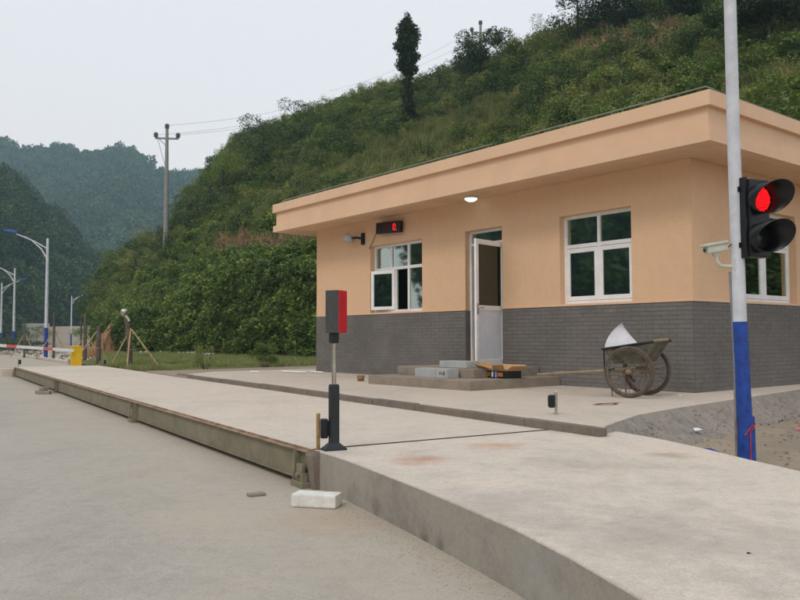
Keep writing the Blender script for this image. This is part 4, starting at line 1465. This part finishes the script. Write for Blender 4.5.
M_broad = foliage("broad_leaves", [(.068, .110, .025, 1), (.122, .185, .037, 1), (.195, .27, .053, 1), (.27, .32, .07, 1)], .3, .35)
M_olive = foliage("olive_leaves", [(.11, .15, .040, 1), (.185, .225, .056, 1), (.275, .285, .078, 1), (.34, .30, .11, 1)], .25, .3)
M_dark = foliage("dark_leaves", [(.048, .082, .025, 1), (.085, .132, .035, 1), (.145, .20, .052, 1)], .2, .3)
M_ivy = foliage("ivy_leaves", [(.022, .040, .013, 1), (.036, .062, .018, 1), (.060, .092, .026, 1)], .15, .3)
M_reed = foliage("reed_blades", [(.20, .22, .075, 1), (.29, .30, .11, 1), (.42, .37, .17, 1)], .3, .5)
M_corn = foliage("dry_maize", [(.26, .17, .09, 1), (.38, .26, .14, 1), (.20, .17, .07, 1)], .3, .8)
M_forest = foliage("forest_leaves", [(.030, .060, .022, 1), (.050, .090, .028, 1), (.085, .135, .038, 1), (.14, .16, .05, 1)], .2, .05)
M_farforest = foliage("far_forest_leaves", [(.030, .065, .026, 1), (.055, .100, .032, 1), (.10, .15, .045, 1)], .15, .012)
M_grass = foliage("grass_blades", [(.24, .22, .10, 1), (.27, .32, .10, 1), (.36, .37, .15, 1)], .3, .8)

def asset(name, Vv, F, mat):
    me = npmesh(name, Vv, F, mat)
    return bpy.data.objects.new(name, me)
def blobset(r, n, R_, H, rr):
    out = []
    for i in range(n):
        a = r.uniform(0, 6.28); d = R_ * math.sqrt(r.random()) * .8
        out.append((d * math.cos(a), d * math.sin(a), H * r.uniform(.25, 1.0), rr * r.uniform(.6, 1.2), rr * r.uniform(.5, 1.0)))
    return out
r_ = random.Random(5)
def many(prefix, k, fn):
    return [fn(i) for i in range(k)]
A_broad = many("b", 3, lambda i: asset("broadleaf_clump", *leaves(520, blob_fn(blobset(r_, 7, 1.0, .9, .42)), .17, .6, .5, i), M_broad))
A_olive = many("o", 3, lambda i: asset("shrub_clump", *leaves(620, blob_fn(blobset(r_, 8, .85, 1.25, .36), .2), .11, .38, .2, i + 9), M_olive))
A_dark = many("d", 2, lambda i: asset("dark_shrub_clump", *leaves(650, blob_fn(blobset(r_, 9, 1.2, 1.7, .5)), .15, .5, .4, i + 19), M_dark))
A_reed = many("r", 3, lambda i: asset("reed_clump", *blades(70, 1.05, .5, .030, i + 3, .7), M_reed))
A_corn = []
for i in range(2):
    V1, F1 = blades(26, 1.5, .45, .05, i + 40, .3)
    V2, F2 = leaves(90, blob_fn([(0, 0, .8, .5, .6)], .1), .42, .16, .1, i + 44, droop=.9)
    A_corn.append(asset("dry_maize_clump", np.vstack([V1, V2]), np.vstack([F1, F2 + len(V1)]), M_corn))
def crown_blobs(i):
    rr = random.Random(100 + i)
    return [(0, 0, .9, .55, .6)] + [(.5 * math.cos(a), .5 * math.sin(a), rr.uniform(.45, 1.15), rr.uniform(.28, .45), rr.uniform(.25, .45)) for a in [rr.uniform(0, 6.28) for _ in range(8)]]
A_forest = many("f", 4, lambda i: asset("forest_crown", *leaves(520, blob_fn(crown_blobs(i), .7), .17, .6, .4, i + 60), M_forest))
A_far = many("g", 3, lambda i: asset("far_crown", *leaves(300, blob_fn(crown_blobs(i + 7), .75), .26, .7, .4, i + 80), M_farforest))
A_grass = many("h", 2, lambda i: asset("grass_tuft", *blades(46, .16, .20, .012, i + 120, .6), M_grass))

def scatter(name, pts, rots, scls, assets, label, cat):
    """geometry-nodes instancing of unlinked clump meshes on a point mesh"""
    me = bpy.data.meshes.new(name)
    me.vertices.add(len(pts))
    me.vertices.foreach_set("co", np.ascontiguousarray(pts, dtype=np.float32).ravel())
    for an, data in (("rot", rots), ("scl", scls)):
        at = me.attributes.new(an, 'FLOAT_VECTOR', 'POINT')
        at.data.foreach_set("vector", np.ascontiguousarray(data, dtype=np.float32).ravel())
    at = me.attributes.new("pick", 'INT', 'POINT')
    at.data.foreach_set("value", nrg.integers(0, len(assets), len(pts)).astype(np.int32))
    me.update()
    o = bpy.data.objects.new(name, me); COL.objects.link(o)
    ng = bpy.data.node_groups.new(name, 'GeometryNodeTree')
    ng.interface.new_socket("Geometry", in_out='INPUT', socket_type='NodeSocketGeometry')
    ng.interface.new_socket("Geometry", in_out='OUTPUT', socket_type='NodeSocketGeometry')
    N = ng.nodes; Lk = ng.links
    gi = N.new("NodeGroupInput"); go = N.new("NodeGroupOutput")
    g2i = N.new("GeometryNodeGeometryToInstance")
    for a in assets:
        oi = N.new("GeometryNodeObjectInfo"); oi.inputs["Object"].default_value = a
        oi.inputs["As Instance"].default_value = True
        Lk.new(oi.outputs["Geometry"], g2i.inputs[0])
    iop = N.new("GeometryNodeInstanceOnPoints")
    iop.inputs["Pick Instance"].default_value = True
    def attr(nm, dt):
        x = N.new("GeometryNodeInputNamedAttribute"); x.data_type = dt; x.inputs["Name"].default_value = nm
        return x.outputs["Attribute"]
    e2r = N.new("FunctionNodeEulerToRotation")
    Lk.new(attr("rot", 'FLOAT_VECTOR'), e2r.inputs[0])
    Lk.new(gi.outputs[0], iop.inputs["Points"])
    Lk.new(g2i.outputs[0], iop.inputs["Instance"])
    Lk.new(attr("pick", 'INT'), iop.inputs["Instance Index"])
    Lk.new(e2r.outputs[0], iop.inputs["Rotation"])
    Lk.new(attr("scl", 'FLOAT_VECTOR'), iop.inputs["Scale"])
    Lk.new(iop.outputs[0], go.inputs[0])
    mod = o.modifiers.new("scatter", 'NODES'); mod.node_group = ng
    tag(o, label, cat, kind="stuff")
    return o

def sample(fn, px0, px1, v0, v1, n, weight=True):
    px = nrg.uniform(px0, px1, n); vv = nrg.uniform(v0, v1, n)
    X, Y, Z = fn(px, vv)
    if weight:
        w_ = Y / Y.max()
        keep = nrg.uniform(size=n) < w_
        px, vv, X, Y, Z = px[keep], vv[keep], X[keep], Y[keep], Z[keep]
    elev = 338 - (Z - CAMZ) / np.maximum(Y, 1) * FPX        # height in the view, used to lay out the plant belts
    return px, vv, X, Y, Z, elev
def rs(n, s0, s1, zs=(1, 1), tilt=.15):
    rot = np.stack([nrg.normal(0, tilt, n), nrg.normal(0, tilt, n), nrg.uniform(0, 6.28, n)], 1)
    s = nrg.uniform(s0, s1, n)
    return rot, np.stack([s, s, s * nrg.uniform(zs[0], zs[1], n)], 1)

qa = sample(hill_pt, 84, 1250, 0.0, 1.05, 17000)
qb = sample(hill_pt, 84, 560, 0.0, 0.16, 2600, False)
px, vv, X, Y, Z, el = [np.concatenate([a, b]) for a, b in zip(qa, qb)]
ok_ = ~((px < 108) & (el > 322)) & (px > 90)
px, vv, X, Y, Z, el = [a[ok_] for a in (px, vv, X, Y, Z, el)]
patch = .75 * fbm(X * .13, Y * .13, 3, 50) + .25 * nrg.uniform(size=len(X))
patch2 = .72 * fbm(X * .30, Y * .30, 3, 70) + .28 * nrg.uniform(size=len(X))
roofy = 205 - .2628 * (px - 270)
corn = (px > 205) & (px < 330) & (el > 243) & (el < 266) & (patch2 > .49)
corn |= (px > 555) & (px < 700) & (el > 34) & (el < 60) & (patch2 > .56)
reed = ((px > 290) & (el > roofy - 46) & (el < roofy + 25) & (patch2 > .45))
reed |= (px > 690) & (el < 130) & (el > 55) & (patch2 > .46)
low = (vv < .18) & (px < 420)
dark = (patch > .60) & ~low & ~corn & ~reed
broad = ((patch < .47) | low) & ~corn & ~reed & ~dark
olive = ~corn & ~reed & ~dark & ~broad
P3 = np.stack([X, Y, Z - .12], 1)
def put(name, mask, assets, s0, s1, label, cat, zs=(.8, 1.2), tilt=.15):
    p = P3[mask]; rot, scl = rs(len(p), s0, s1, zs, tilt)
    scatter(name, p, rot, scl, assets, label, cat)
put("hillside_creepers", broad, A_broad, .7, 1.25, "bright broad-leaved creepers and bushes covering the hillside behind the gatehouse", "bushes")
put("hillside_shrubs", olive, A_olive, .55, 1.35, "olive green fine-leaved scrub on the upper hillside", "scrub")
put("dark_hillside_shrubs", dark, A_dark, .6, 1.15, "dark green dense shrubs in patches on the hillside", "shrubs")
put("reed_grass", reed & (vv < 1), A_reed, .6, 1.2, "tall yellowish reed grass just above the gatehouse roof", "grass")
put("dry_maize", corn, A_corn, .8, 1.25, "dried brown maize stalks in a strip across the hillside", "maize", tilt=.25)
# thin mix of olive between the reeds
mk = reed & (nrg.uniform(size=len(px)) < .8)
put("scrub_between_reeds", mk, A_olive, .5, 1.0, "low olive scrub between the tall reeds above the roof", "scrub")

px, vv, X, Y, Z, el = sample(lhill_pt, -1400, 150, 0, 1.02, 9000)
P = np.stack([X, Y, Z - 1.0], 1)
near = px > -250
rot, scl = rs(len(P), 2.6, 5.2, (.9, 1.5), .08)
scl *= np.where(near, 1.0, 1.6)[:, None]
scatter("forest", P, rot, scl, A_forest, "dense dark green forest covering the nearer hill on the left", "forest")
a_ = nrg.uniform(R(-150), R(-68), 1500); v_ = nrg.uniform(0, 1.05, 1500)
X, Y, Z = bhill_pt(a_, v_)
rot, scl = rs(1500, 4, 6.5, (.9, 1.4), .08)
scatter("roadside_forest", np.stack([X, Y, Z - 1], 1), rot, scl, A_forest, "green woods across the road, mirrored in the window panes", "forest")
px, vv, X, Y, Z, el = sample(fhill_pt, -350, 420, .0, 1.02, 17000)
P = np.stack([X, Y, Z - 2.0], 1)
rot, scl = rs(len(P), 3.6, 7.6, (.9, 1.7), .06)
scatter("far_forest", P, rot, scl, A_far, "hazy blue green forest on the farthest hills", "forest")

# turf on the verge
n = 14000
t = nrg.uniform(0, 1, n); s_ = nrg.uniform(0, 1, n)
ax = D0.x + DU.x * (11 + 30 * t) + DN.x * (2.6); ay = D0.y + DU.y * (11 + 30 * t) + DN.y * (2.6)
bx_ = 4.0 + (-24 - 4.0) * t; by_ = 26.5 + (60 - 26.5) * t
X = ax + (bx_ - ax) * s_; Y = ay + (by_ - ay) * s_
dens = fbm(X * .55, Y * .55, 4, 90)
dd = (X * .78 + Y * .6255)
infront = (Y < 23.0 + .0 * X) & (X > -6)
keep = (dens > .45) & ~infront & (X / Y > -.372)
X, Y = X[keep], Y[keep]
rot, scl = rs(len(X), .5, 1.15, (.6, 1.2), .1)
scatter("grass", np.stack([X, Y, np.full(len(X), .26)], 1), rot, scl, A_grass, "short green grass on the verge at the foot of the hill", "grass")

# ------------------------------------------------------------------ individual trees and shrubs
def make_tree(x, y, z, h, crown, leafmat, nleaf, lsize, label, kind="tree", seed=0, trunk_r=.12, limb=6, lean=0.0, group=None, name="tree", bark=None, asp=.45):
    """crown: list of (x,y,z,rx,rz) relative to the base"""
    rr = random.Random(seed)
    r = empty(name, (x, y, z))
    tag(r, label, kind, group)
    m = MB()
    top = max(crown, key=lambda c: c[2])
    pts = [(0, 0, -.3), (lean * .2 + rr.uniform(-.05, .05), 0, h * .3), (lean * .6, rr.uniform(-.1, .1), h * .6), (lean, 0, h * .92)]
    m.tube(pts, [trunk_r, trunk_r * .8, trunk_r * .5, trunk_r * .15], 9)
    for c in crown[:limb]:
        k = min(.85, max(.2, (c[2] * .65) / h))
        st = (lean * k, 0, h * k)
        m.tube([st, ((st[0] + c[0]) / 2, (st[1] + c[1]) / 2, (st[2] + c[2]) / 2 + .1), (c[0], c[1], c[2])], [trunk_r * .4, trunk_r * .28, trunk_r * .08], 6)
    m.build("trunk", bark or M_bark2, r)
    Vv, F = leaves(nleaf, blob_fn(crown, .35), lsize, asp, .3, seed)
    part("crown", npmesh("crown", Vv, F, leafmat), r)
    return r
def on_hill(px, vv):
    X, Y, Z = hill_pt(np.array([float(px)]), np.array([float(vv)]))
    return float(X[0]), float(Y[0]), float(Z[0])
def v_for(px, elev):
    vs = np.linspace(0, 1.0, 400)
    X, Y, Z = hill_pt(np.full(400, float(px)), vs)
    e = 338 - (Z - CAMZ) / Y * FPX
    i = int(np.argmin(np.abs(e - elev)))
    return vs[i]
# vine-clad column tree on the skyline
vx = v_for(408, 132)
x, y, z = on_hill(408, vx)
sc_ = y / FPX
rr = random.Random(3)
cr = []
for k in range(30):      # lower creeper-wrapped stem
    zz = k / 29 * 66 * sc_
    cr.append((rr.uniform(-1, 1) * 3 * sc_, rr.uniform(-1, 1) * 3 * sc_, zz, (8.0 - 3.4 * k / 29) * sc_, 4 * sc_))
for k in range(34):      # upper crown
    q = k / 33
    zz = (64 + q * 58) * sc_
    wd = (10.5 + 4.5 * math.sin(q * 2.4 + .4)) * (1 - max(0, q - .72) * 2.6)
    cr.append((rr.uniform(-1, 1) * wd * .35 * sc_, rr.uniform(-1, 1) * wd * .35 * sc_, zz, wd * .72 * sc_, 5.5 * sc_))
make_tree(x, y, z, 112 * sc_, cr, M_ivy, 15000, .20, "tall narrow vine-wrapped tree standing alone on the skyline", seed=4, trunk_r=.2, limb=0, name="column_tree")

def bushy(px, elev, wpx, hpx, mat, n, ls, label, seed, name="tree", trunkfrac=.3, **kw):
    vx = v_for(px, elev)
    x, y, z = on_hill(px, vx)
    s = y / FPX
    rr = random.Random(seed)
    cr = []
    for k in range(16):
        a = rr.uniform(0, 6.28); d = math.sqrt(rr.random()) * wpx * .42
        zz = hpx * rr.uniform(trunkfrac, .92)
        cr.append((d * math.cos(a) * s, d * math.sin(a) * s, zz * s, rr.uniform(.13, .24) * wpx * s, rr.uniform(.10, .17) * hpx * s))
    return make_tree(x, y, z, hpx * s * .9, cr, mat, n, ls, label, seed=seed, name=name, **kw)
bushy(484, 92, 58, 68, M_dark, 7200, .20, "round dark bushy tree on the skyline left of the ridge, before the small pylon", 11)
bushy(528, 80, 52, 52, M_olive, 5600, .17, "feathery lighter tree on the ridge right of the round dark tree", 12)
bushy(440, 100, 40, 36, M_olive, 2200, .15, "low olive bush on the skyline right of the column tree", 13, name="bush")
bushy(330, 128, 60, 38, M_broad, 2600, .18, "broad green bush on the skyline left of the column tree", 14, name="bush")
bushy(262, 175, 60, 62, M_dark, 3800, .20, "dark rounded tree at the left shoulder of the hillside", 15)
bushy(222, 205, 50, 56, M_broad, 3200, .19, "green tree lowest on the left shoulder of the hillside", 16)
bushy(300, 150, 50, 48, M_dark, 3000, .18, "dark tree on the skyline between the shoulder and the column tree", 26)
bushy(582, 50, 74, 92, M_ivy, 6500, .20, "open-crowned dark tree at the top where the sky shows through", 17, trunkfrac=.12)
bushy(636, 38, 84, 88, M_ivy, 7400, .21, "dark tree at the upper frame edge, second from the left of the top row", 18, trunkfrac=.12)
bushy(694, 28, 84, 80, M_ivy, 7400, .21, "dark tree at the upper frame edge left of the signal pole", 19, trunkfrac=.12)
bushy(776, 58, 70, 84, M_ivy, 5600, .20, "dark tree with a bare pale trunk at the top right corner", 20, trunkfrac=.55, bark=M_bark)
bushy(830, 48, 80, 90, M_ivy, 5600, .20, "dark tree at the right frame edge above the roof", 21, trunkfrac=.45)
bushy(610, 95, 40, 32, M_broad, 1500, .18, "leafy green bush on the slope midway along the roof", 22, name="bush")
bushy(548, 96, 60, 30, M_broad, 2200, .18, "leafy green bush on the slope above the roof, under the ridge trees", 23, name="bush")
bushy(112, 285, 34, 40, M_broad, 1600, .16, "light green tree at the far left foot of the hillside above the soil bank", 24)
for k_, (px_, el_, w_, h_) in enumerate(((372, 104, 34, 28), (418, 92, 30, 24), (458, 84, 36, 34), (505, 70, 40, 40), (548, 58, 44, 46))):
    bushy(px_, el_, w_, h_, (M_olive, M_broad)[k_ % 2], 1500, .13, ("wispy shrub on the skyline just left of the column tree", "wispy shrub at the foot of the column tree on the skyline", "feathery bush on the skyline left of the small pylon",
          "feathery bush on the skyline right of the small pylon", "feathery bush on the skyline where the ridge meets the tall trees")[k_], 60 + k_, name="bush", trunkfrac=.1)
bushy(135, 285, 40, 36, M_olive, 1600, .16, "olive bush above the staked trunks", 25, name="bush")

def shrub(x, y, z, h, w_, n, mat, label, seed, ls=.06):
    rr = random.Random(seed)
    cr = [(rr.uniform(-1, 1) * w_ * .4, rr.uniform(-1, 1) * w_ * .4, h * rr.uniform(.25, .85), w_ * .22, h * .16) for _ in range(12)]
    r = empty("shrub", (x, y, z)); tag(r, label, "shrub")
    m = MB()
    for c in cr[:9]:
        m.tube([(c[0] * .1, c[1] * .1, -.02), (c[0] * .6, c[1] * .6, c[2] * .5), (c[0], c[1], c[2] + .05)], [.010, .007, .003], 5)
    m.build("stems", M_bark, r)
    Vv, F = leaves(n, blob_fn(cr, .1), ls, .4, .2, seed)
    part("crown", npmesh("crown", Vv, F, mat), r)
shrub(-3.80, 22.3, .28, .78, .75, 1700, M_broad, "low round shrub on the verge left of the gatehouse", 31)
shrub(-5.05, 20.6, .27, .72, .55, 420, M_olive, "thin wispy shrub farther left beside the weighbridge kerb", 32)
# hedge bushes by the far road
for i, (x, y, s, lab) in enumerate(((-27.5, 58, 1.0, "low dark bush behind the boom, right one of two"), (-31.5, 61, 1.2, "low dark bush behind the boom at the left frame edge"))):
    shrub(x, y, .0, 1.1 * s, 4.6 * s, 2600, M_dark, lab, 40 + i, ls=.14)
for i, (x, y, s, lab, mt) in enumerate(((-34, 88, 1.7, "round bush before the pale wall, left of the big lamp", M_broad), (-38, 118, 2.4, "grey green bush in front of the soil bank", M_olive), (-52, 112, 2.2, "dark bush beside the far wall at the left", M_dark))):
    shrub(x, y, .0, 1.5 * s, 2.6 * s, 1800, mt, lab, 50 + i, ls=.2)

# ------------------------------------------------------------------ staked trunks
def staked(x, y, z, h, tr, label, sh, dirs, lean=0.0, leaf=False):
    r = empty("staked_trunk", (x, y, z)); tag(r, label, "young tree")
    m = MB(); m.tube([(0, 0, -.1), (.0, 0, h * .5), (lean, 0, h * .86), (lean * 1.6, 0, h)], [tr, tr * .85, tr * .8, tr * .6], 9)
    m.build("trunk", M_bark, r)
    for (dx, dy) in dirs:
        m = MB(); m.tube([(dx, dy, -.02), (dx * .05 + .02, dy * .05, sh), (-dx * .02, -dy * .02, sh + .06)], .026, 7); m.build("stake", M_stake, r)
    m = MB(); m.tube([(-.05, -.08, sh * .45), (.22, -.06, sh * .47)], .015, 6); m.build("tie", M_rust, r)
    return r
staked(-8.35, 24.5, .25, 1.55, .095, "staked bare trunk with four poles, topped by a silver lamp", 1.12, [(-.62, .1), (.85, .2), (.02, -.3)], lean=-.09)
sp = empty("round_lamp", (-8.52, 24.45, 1.80)); tag(sp, "silver round lamp on top of the staked trunk", "lamp")
m = MB(); m.lathe([(.001, .24), (.06, .23), (.10, .19), (.115, .13), (.10, .07), (.05, .02), (.03, 0)], 18); m.build("globe", M_chrome, sp)
m = MB(); m.tube([(.03, 0, .03), (.12, 0, -.08), (.16, 0, -.16)], .045, 8); m.build("arm", M_chrome, sp)
staked(-10.95, 28.8, .22, 1.35, .10, "bare stub trunk between two slanting poles, right of the barrier box", 1.22, [(-.85, -.2), (.22, .1)])
staked(-14.5, 36.5, .05, 2.2, .09, "farther staked sapling just behind the yellow barrier box", 1.3, [(-.7, .1), (.7, .2)])
staked(-19.0, 43.5, .0, 2.6, .08, "distant staked sapling right of the nearest street lamp", 1.6, [(-1.0, .1), (.7, .2)])
staked(-22.5, 47.5, .0, 2.0, .07, "distant staked sapling left of the nearest street lamp", 1.4, [(-.9, .1), (.6, .2)])
staked(-30.6, 76, .0, 3.4, .10, "bare far sapling left of the nearest street lamp, before the pale wall", 1.6, [(-.9, .1), (.8, .2)])

# far wall, soil bank and rubble
m = MB()
for (x0, y0, x1, y1, h) in ((-95, 150, -70, 158, 4.2), (-70, 158, -52, 150, 3.6), (-47.5, 118, -40.8, 106, 1.9), (-36, 96, -33.5, 88, 2.0)):
    a, b = Vector((x0, y0, 0)), Vector((x1, y1, 0)); d = (b - a).normalized(); n_ = Vector((-d.y, d.x, 0)) * .4
    m.prism([(a.x, a.y), (b.x, b.y), ((b + n_).x, (b + n_).y), ((a + n_).x, (a + n_).y)], -.05, h)
tag(m.build("retaining_wall", M_farwall), "long pale concrete retaining wall far down the road at the left", "wall")

nu, nv = 110, 80
uu = np.linspace(0, 1, nu)[:, None] * np.ones((1, nv)); v2 = np.ones((nu, 1)) * np.linspace(-1, 1, nv)[None, :]
Xb = -18.8 + 2.3 * uu; Yb = 47.3 + 2.6 * v2 + .8 * uu
Zb = 2.5 * np.clip(uu * 1.35, 0, 1) ** .8 * np.clip((1 - uu) * 3.5, 0, 1) ** .7 * np.clip(1 - np.abs(v2), 0, 1) ** .5 + (fbm(Xb * 1.7, Yb * 1.7, 5, 60) - .5) * 1.1 - .15
o = bpy.data.objects.new("soil_bank", grid_mesh("soil_bank", np.stack([Xb, Yb, Zb], -1), M_soil)); COL.objects.link(o); tag(o, kind="structure")

# rubble line at the foot of the hedge and stones on the far ground
Vs, Fs = [], []
def stone(x, y, z, s, r):
    o_ = len(Vs)
    base_ = [(1, 0, 0), (.3, .95, 0), (-.8, .6, 0), (-.8, -.6, 0), (.3, -.95, 0), (.1, .1, .8), (.0, 0, -.5)]
    a = r.uniform(0, 6.28); c_, s2 = math.cos(a), math.sin(a)
    for p in base_:
        q = np.array(p) * r.uniform(.75, 1.2) * s
        Vs.append((x + q[0] * c_ - q[1] * s2, y + q[0] * s2 + q[1] * c_, z + q[2]))
    for k in range(5):
        Fs.append((o_ + k, o_ + (k + 1) % 5, o_ + 5)); Fs.append((o_ + (k + 1) % 5, o_ + k, o_ + 6))
rr2 = np.random.default_rng(77)
for i in range(420):
    px_ = rr2.uniform(85, 215)
    df = float(foot_d(px_)); k = (px_ - 400) / FPX
    if px_ < 150: df = min(df, 44 + (150 - px_) * .12)
    d = df - rr2.uniform(.3, 2.2)
    stone(k * d, d, .24, rr2.uniform(.08, .26), rr2)
for i in range(900):
    t = rr2.uniform(27, 75); n_ = rr2.uniform(3.5, 13)
    p = dw(t, n_)
    stone(p.x, p.y, .0, rr2.uniform(.05, .28), rr2)
o = bpy.data.objects.new("rubble", npmesh("rubble", np.array(Vs), np.array(Fs), M_farwall)); COL.objects.link(o)
tag(o, "pale stones and rubble strewn on the earth beyond the barrier", "rubble", kind="stuff")
# grit on the dirt yard and crumbs of mortar on the slope
Vs, Fs = [], []
for i in range(420):
    f = rr2.uniform(0, 4.6); k = int(f); g = f - k
    tq = [(1.95, 7.1), (2.377, 7.8), (3.045, 8.6), (3.796, 9.4), (4.698, 10.3), (5.9, 11.6)]; bq = [(2.25, 6.9), (2.8, 7.5), (3.45, 8.25), (4.1, 9.05), (4.95, 10.0), (6.2, 11.3)]
    a = np.array(tq[k]) * (1 - g) + np.array(tq[k + 1]) * g; b = np.array(bq[k]) * (1 - g) + np.array(bq[k + 1]) * g
    q_ = rr2.uniform(.05, 1.1); p = a * (1 - q_) + b * q_
    stone(p[0], p[1], .335 * (1 - q_) + .075 * q_ - .035 * math.sin(min(q_, 1) * math.pi) - .005, rr2.uniform(.004, .013), rr2)
for i in range(1500):
    x = rr2.uniform(2.0, 7.5); y = rr2.uniform(5.2, 11.3)
    if (x - 2.3) * .78 - (y - 7.4) * .62 < -.1: continue
    stone(x, y, .10, rr2.uniform(.004, .018), rr2)
o = bpy.data.objects.new("grit", npmesh("grit", np.array(Vs), np.array(Fs), M_rubble)); COL.objects.link(o)
tag(o, "small stones and grit on the bare dirt behind the signal pole", "grit", kind="stuff")

Vs, Fs = [], []
for i in range(2600):
    k = rr2.integers(0, 3)
    if k == 0:
        t = rr2.uniform(0, 14); p = dw(t, -abs(rr2.normal(0, .35)) - .02); z = .001; s_ = rr2.uniform(.002, .007)
    elif k == 1:
        j = rr2.integers(0, 8); a = Vector((*edge_l[j], 0)); b = Vector((*edge_l[j + 1], 0)); p = a.lerp(b, rr2.uniform(0, 1)); p = p - Vector((.87, .5, 0)) * (abs(rr2.normal(0, .16)) + .01); z = .001; s_ = rr2.uniform(.002, .007)
    else:
        p = Vector((rr2.uniform(-.2, 2.6), rr2.uniform(2.6, 7.0), 0)); z = ZD; s_ = rr2.uniform(.001, .0035)
        xl = np.interp(-p.y, [-5.84, -4.93, -3.98, -3.05, -2.52], [-.573, -.12, .30, .64, .78])
        if p.x < xl + .03 or p.x > 2.1: continue
    stone(p.x, p.y, z, s_, rr2)
o = bpy.data.objects.new("loose_grit", npmesh("loose_grit", np.array(Vs), np.array(Fs), M_terr)); COL.objects.link(o)
tag(o, "fine loose grit along the foot of the ramp, the weighbridge and on the concrete", "grit", kind="stuff")

# ------------------------------------------------------------------ power poles and wires
def power_pole(x, y, z, h, rz, label):
    r = empty("power_pole", (x, y, z), rz); tag(r, label, "power pole", "concrete power poles on the hillside")
    m = MB(); m.tube([(0, 0, -.5), (0, 0, h)], [.26, .13], 12); m.build("pole", M_cpole, r)
    m = MB(); m.box(-1.0, 1.0, -.06, .06, h - .95, h - .80); m.tube([(-.7, 0, h - .9), (0, 0, h - 1.6)], .03, 6); m.build("crossarm", M_galv, r)
    for ix, iz in ((-.95, h - .8), (.95, h - .8), (0, h)):
        m = MB(); m.lathe([(.08, 0), (.22, .06), (.12, .14), (.24, .22), (.14, .30), (.20, .38), (.04, .46)], 12, Matrix.Translation((ix, 0, iz)))
        m.build("insulator", M_insul, r)
    return r
vx = v_for(165, 258)
x, y, z = on_hill(165, vx)
topz = CAMZ + (339 - 127) / FPX * y
zb = z
power_pole(x, y, zb, topz - zb, R(8), "tall concrete power pole on the left end of the hillside")
xa, ya, za = x, y, topz
px2, d2 = 483, 82
x2 = (px2 - 400) / FPX * d2; z2 = CAMZ + (338 - 20) / FPX * d2
power_pole(x2, d2, z2 - 10, 10, R(8), "distant power pole whose crossarm shows above the ridge trees")
m_w = []
def wire(a, b, sag, label, r=.012):
    pts = []
    for i in range(25):
        t = i / 24
        p = Vector(a).lerp(Vector(b), t); p.z -= sag * 4 * t * (1 - t)
        pts.append(p)
    m = MB(); m.tube(pts, r, 4, cap=False)
    tag(m.build("power_line", M_wire), label, "wire", "wires between the power poles")
xh = (335 - 400) / FPX * 112; zh = CAMZ + (338 - 95) / FPX * 112
for dx, dz, lab in ((-.95, -.55, "lower"), (0, .3, "upper"), (.95, -.55, "middle")):
    wire((xa + dx, ya, za + dz), (xh + dx, 112, zh + dz * 1.6), .7, lab + " of three thin wires leaving the tall left pole for the hill")
for dx, lab in ((-.9, "left"), (.9, "right")):
    wire((x2 + dx, d2, z2 - .7), (xh + dx, 112, zh + 1), .8, "faint wire sloping down to the left from the small ridge pole, " + lab + " one of two")
wire((xa - .9, ya, za - .6), (xa - 6, ya + 40, za - 13), 1.0, "thin wire dropping away behind the tall left pole", .02)

# ------------------------------------------------------------------ haze
hz = MB(); hz.box(-1000, 1000, -300, 900, -1.2, 235)
hzo = hz.build("haze", None)
hm_ = bpy.data.materials.new("haze"); hm_.use_nodes = True
t = hm_.node_tree; t.nodes.clear()
o_ = t.nodes.new("ShaderNodeOutputMaterial"); pv = t.nodes.new("ShaderNodeVolumePrincipled")
pv.inputs["Color"].default_value = (.56, .84, 1.0, 1)
pv.inputs["Absorption Color"].default_value = (1, 1, 1, 1)
pv.inputs["Density"].default_value = 0.00050
t.links.new(pv.outputs[0], o_.inputs["Volume"])
hzo.data.materials.clear(); hzo.data.materials.append(hm_)
tag(hzo, "thin pale haze in the valley air", "haze", kind="stuff")
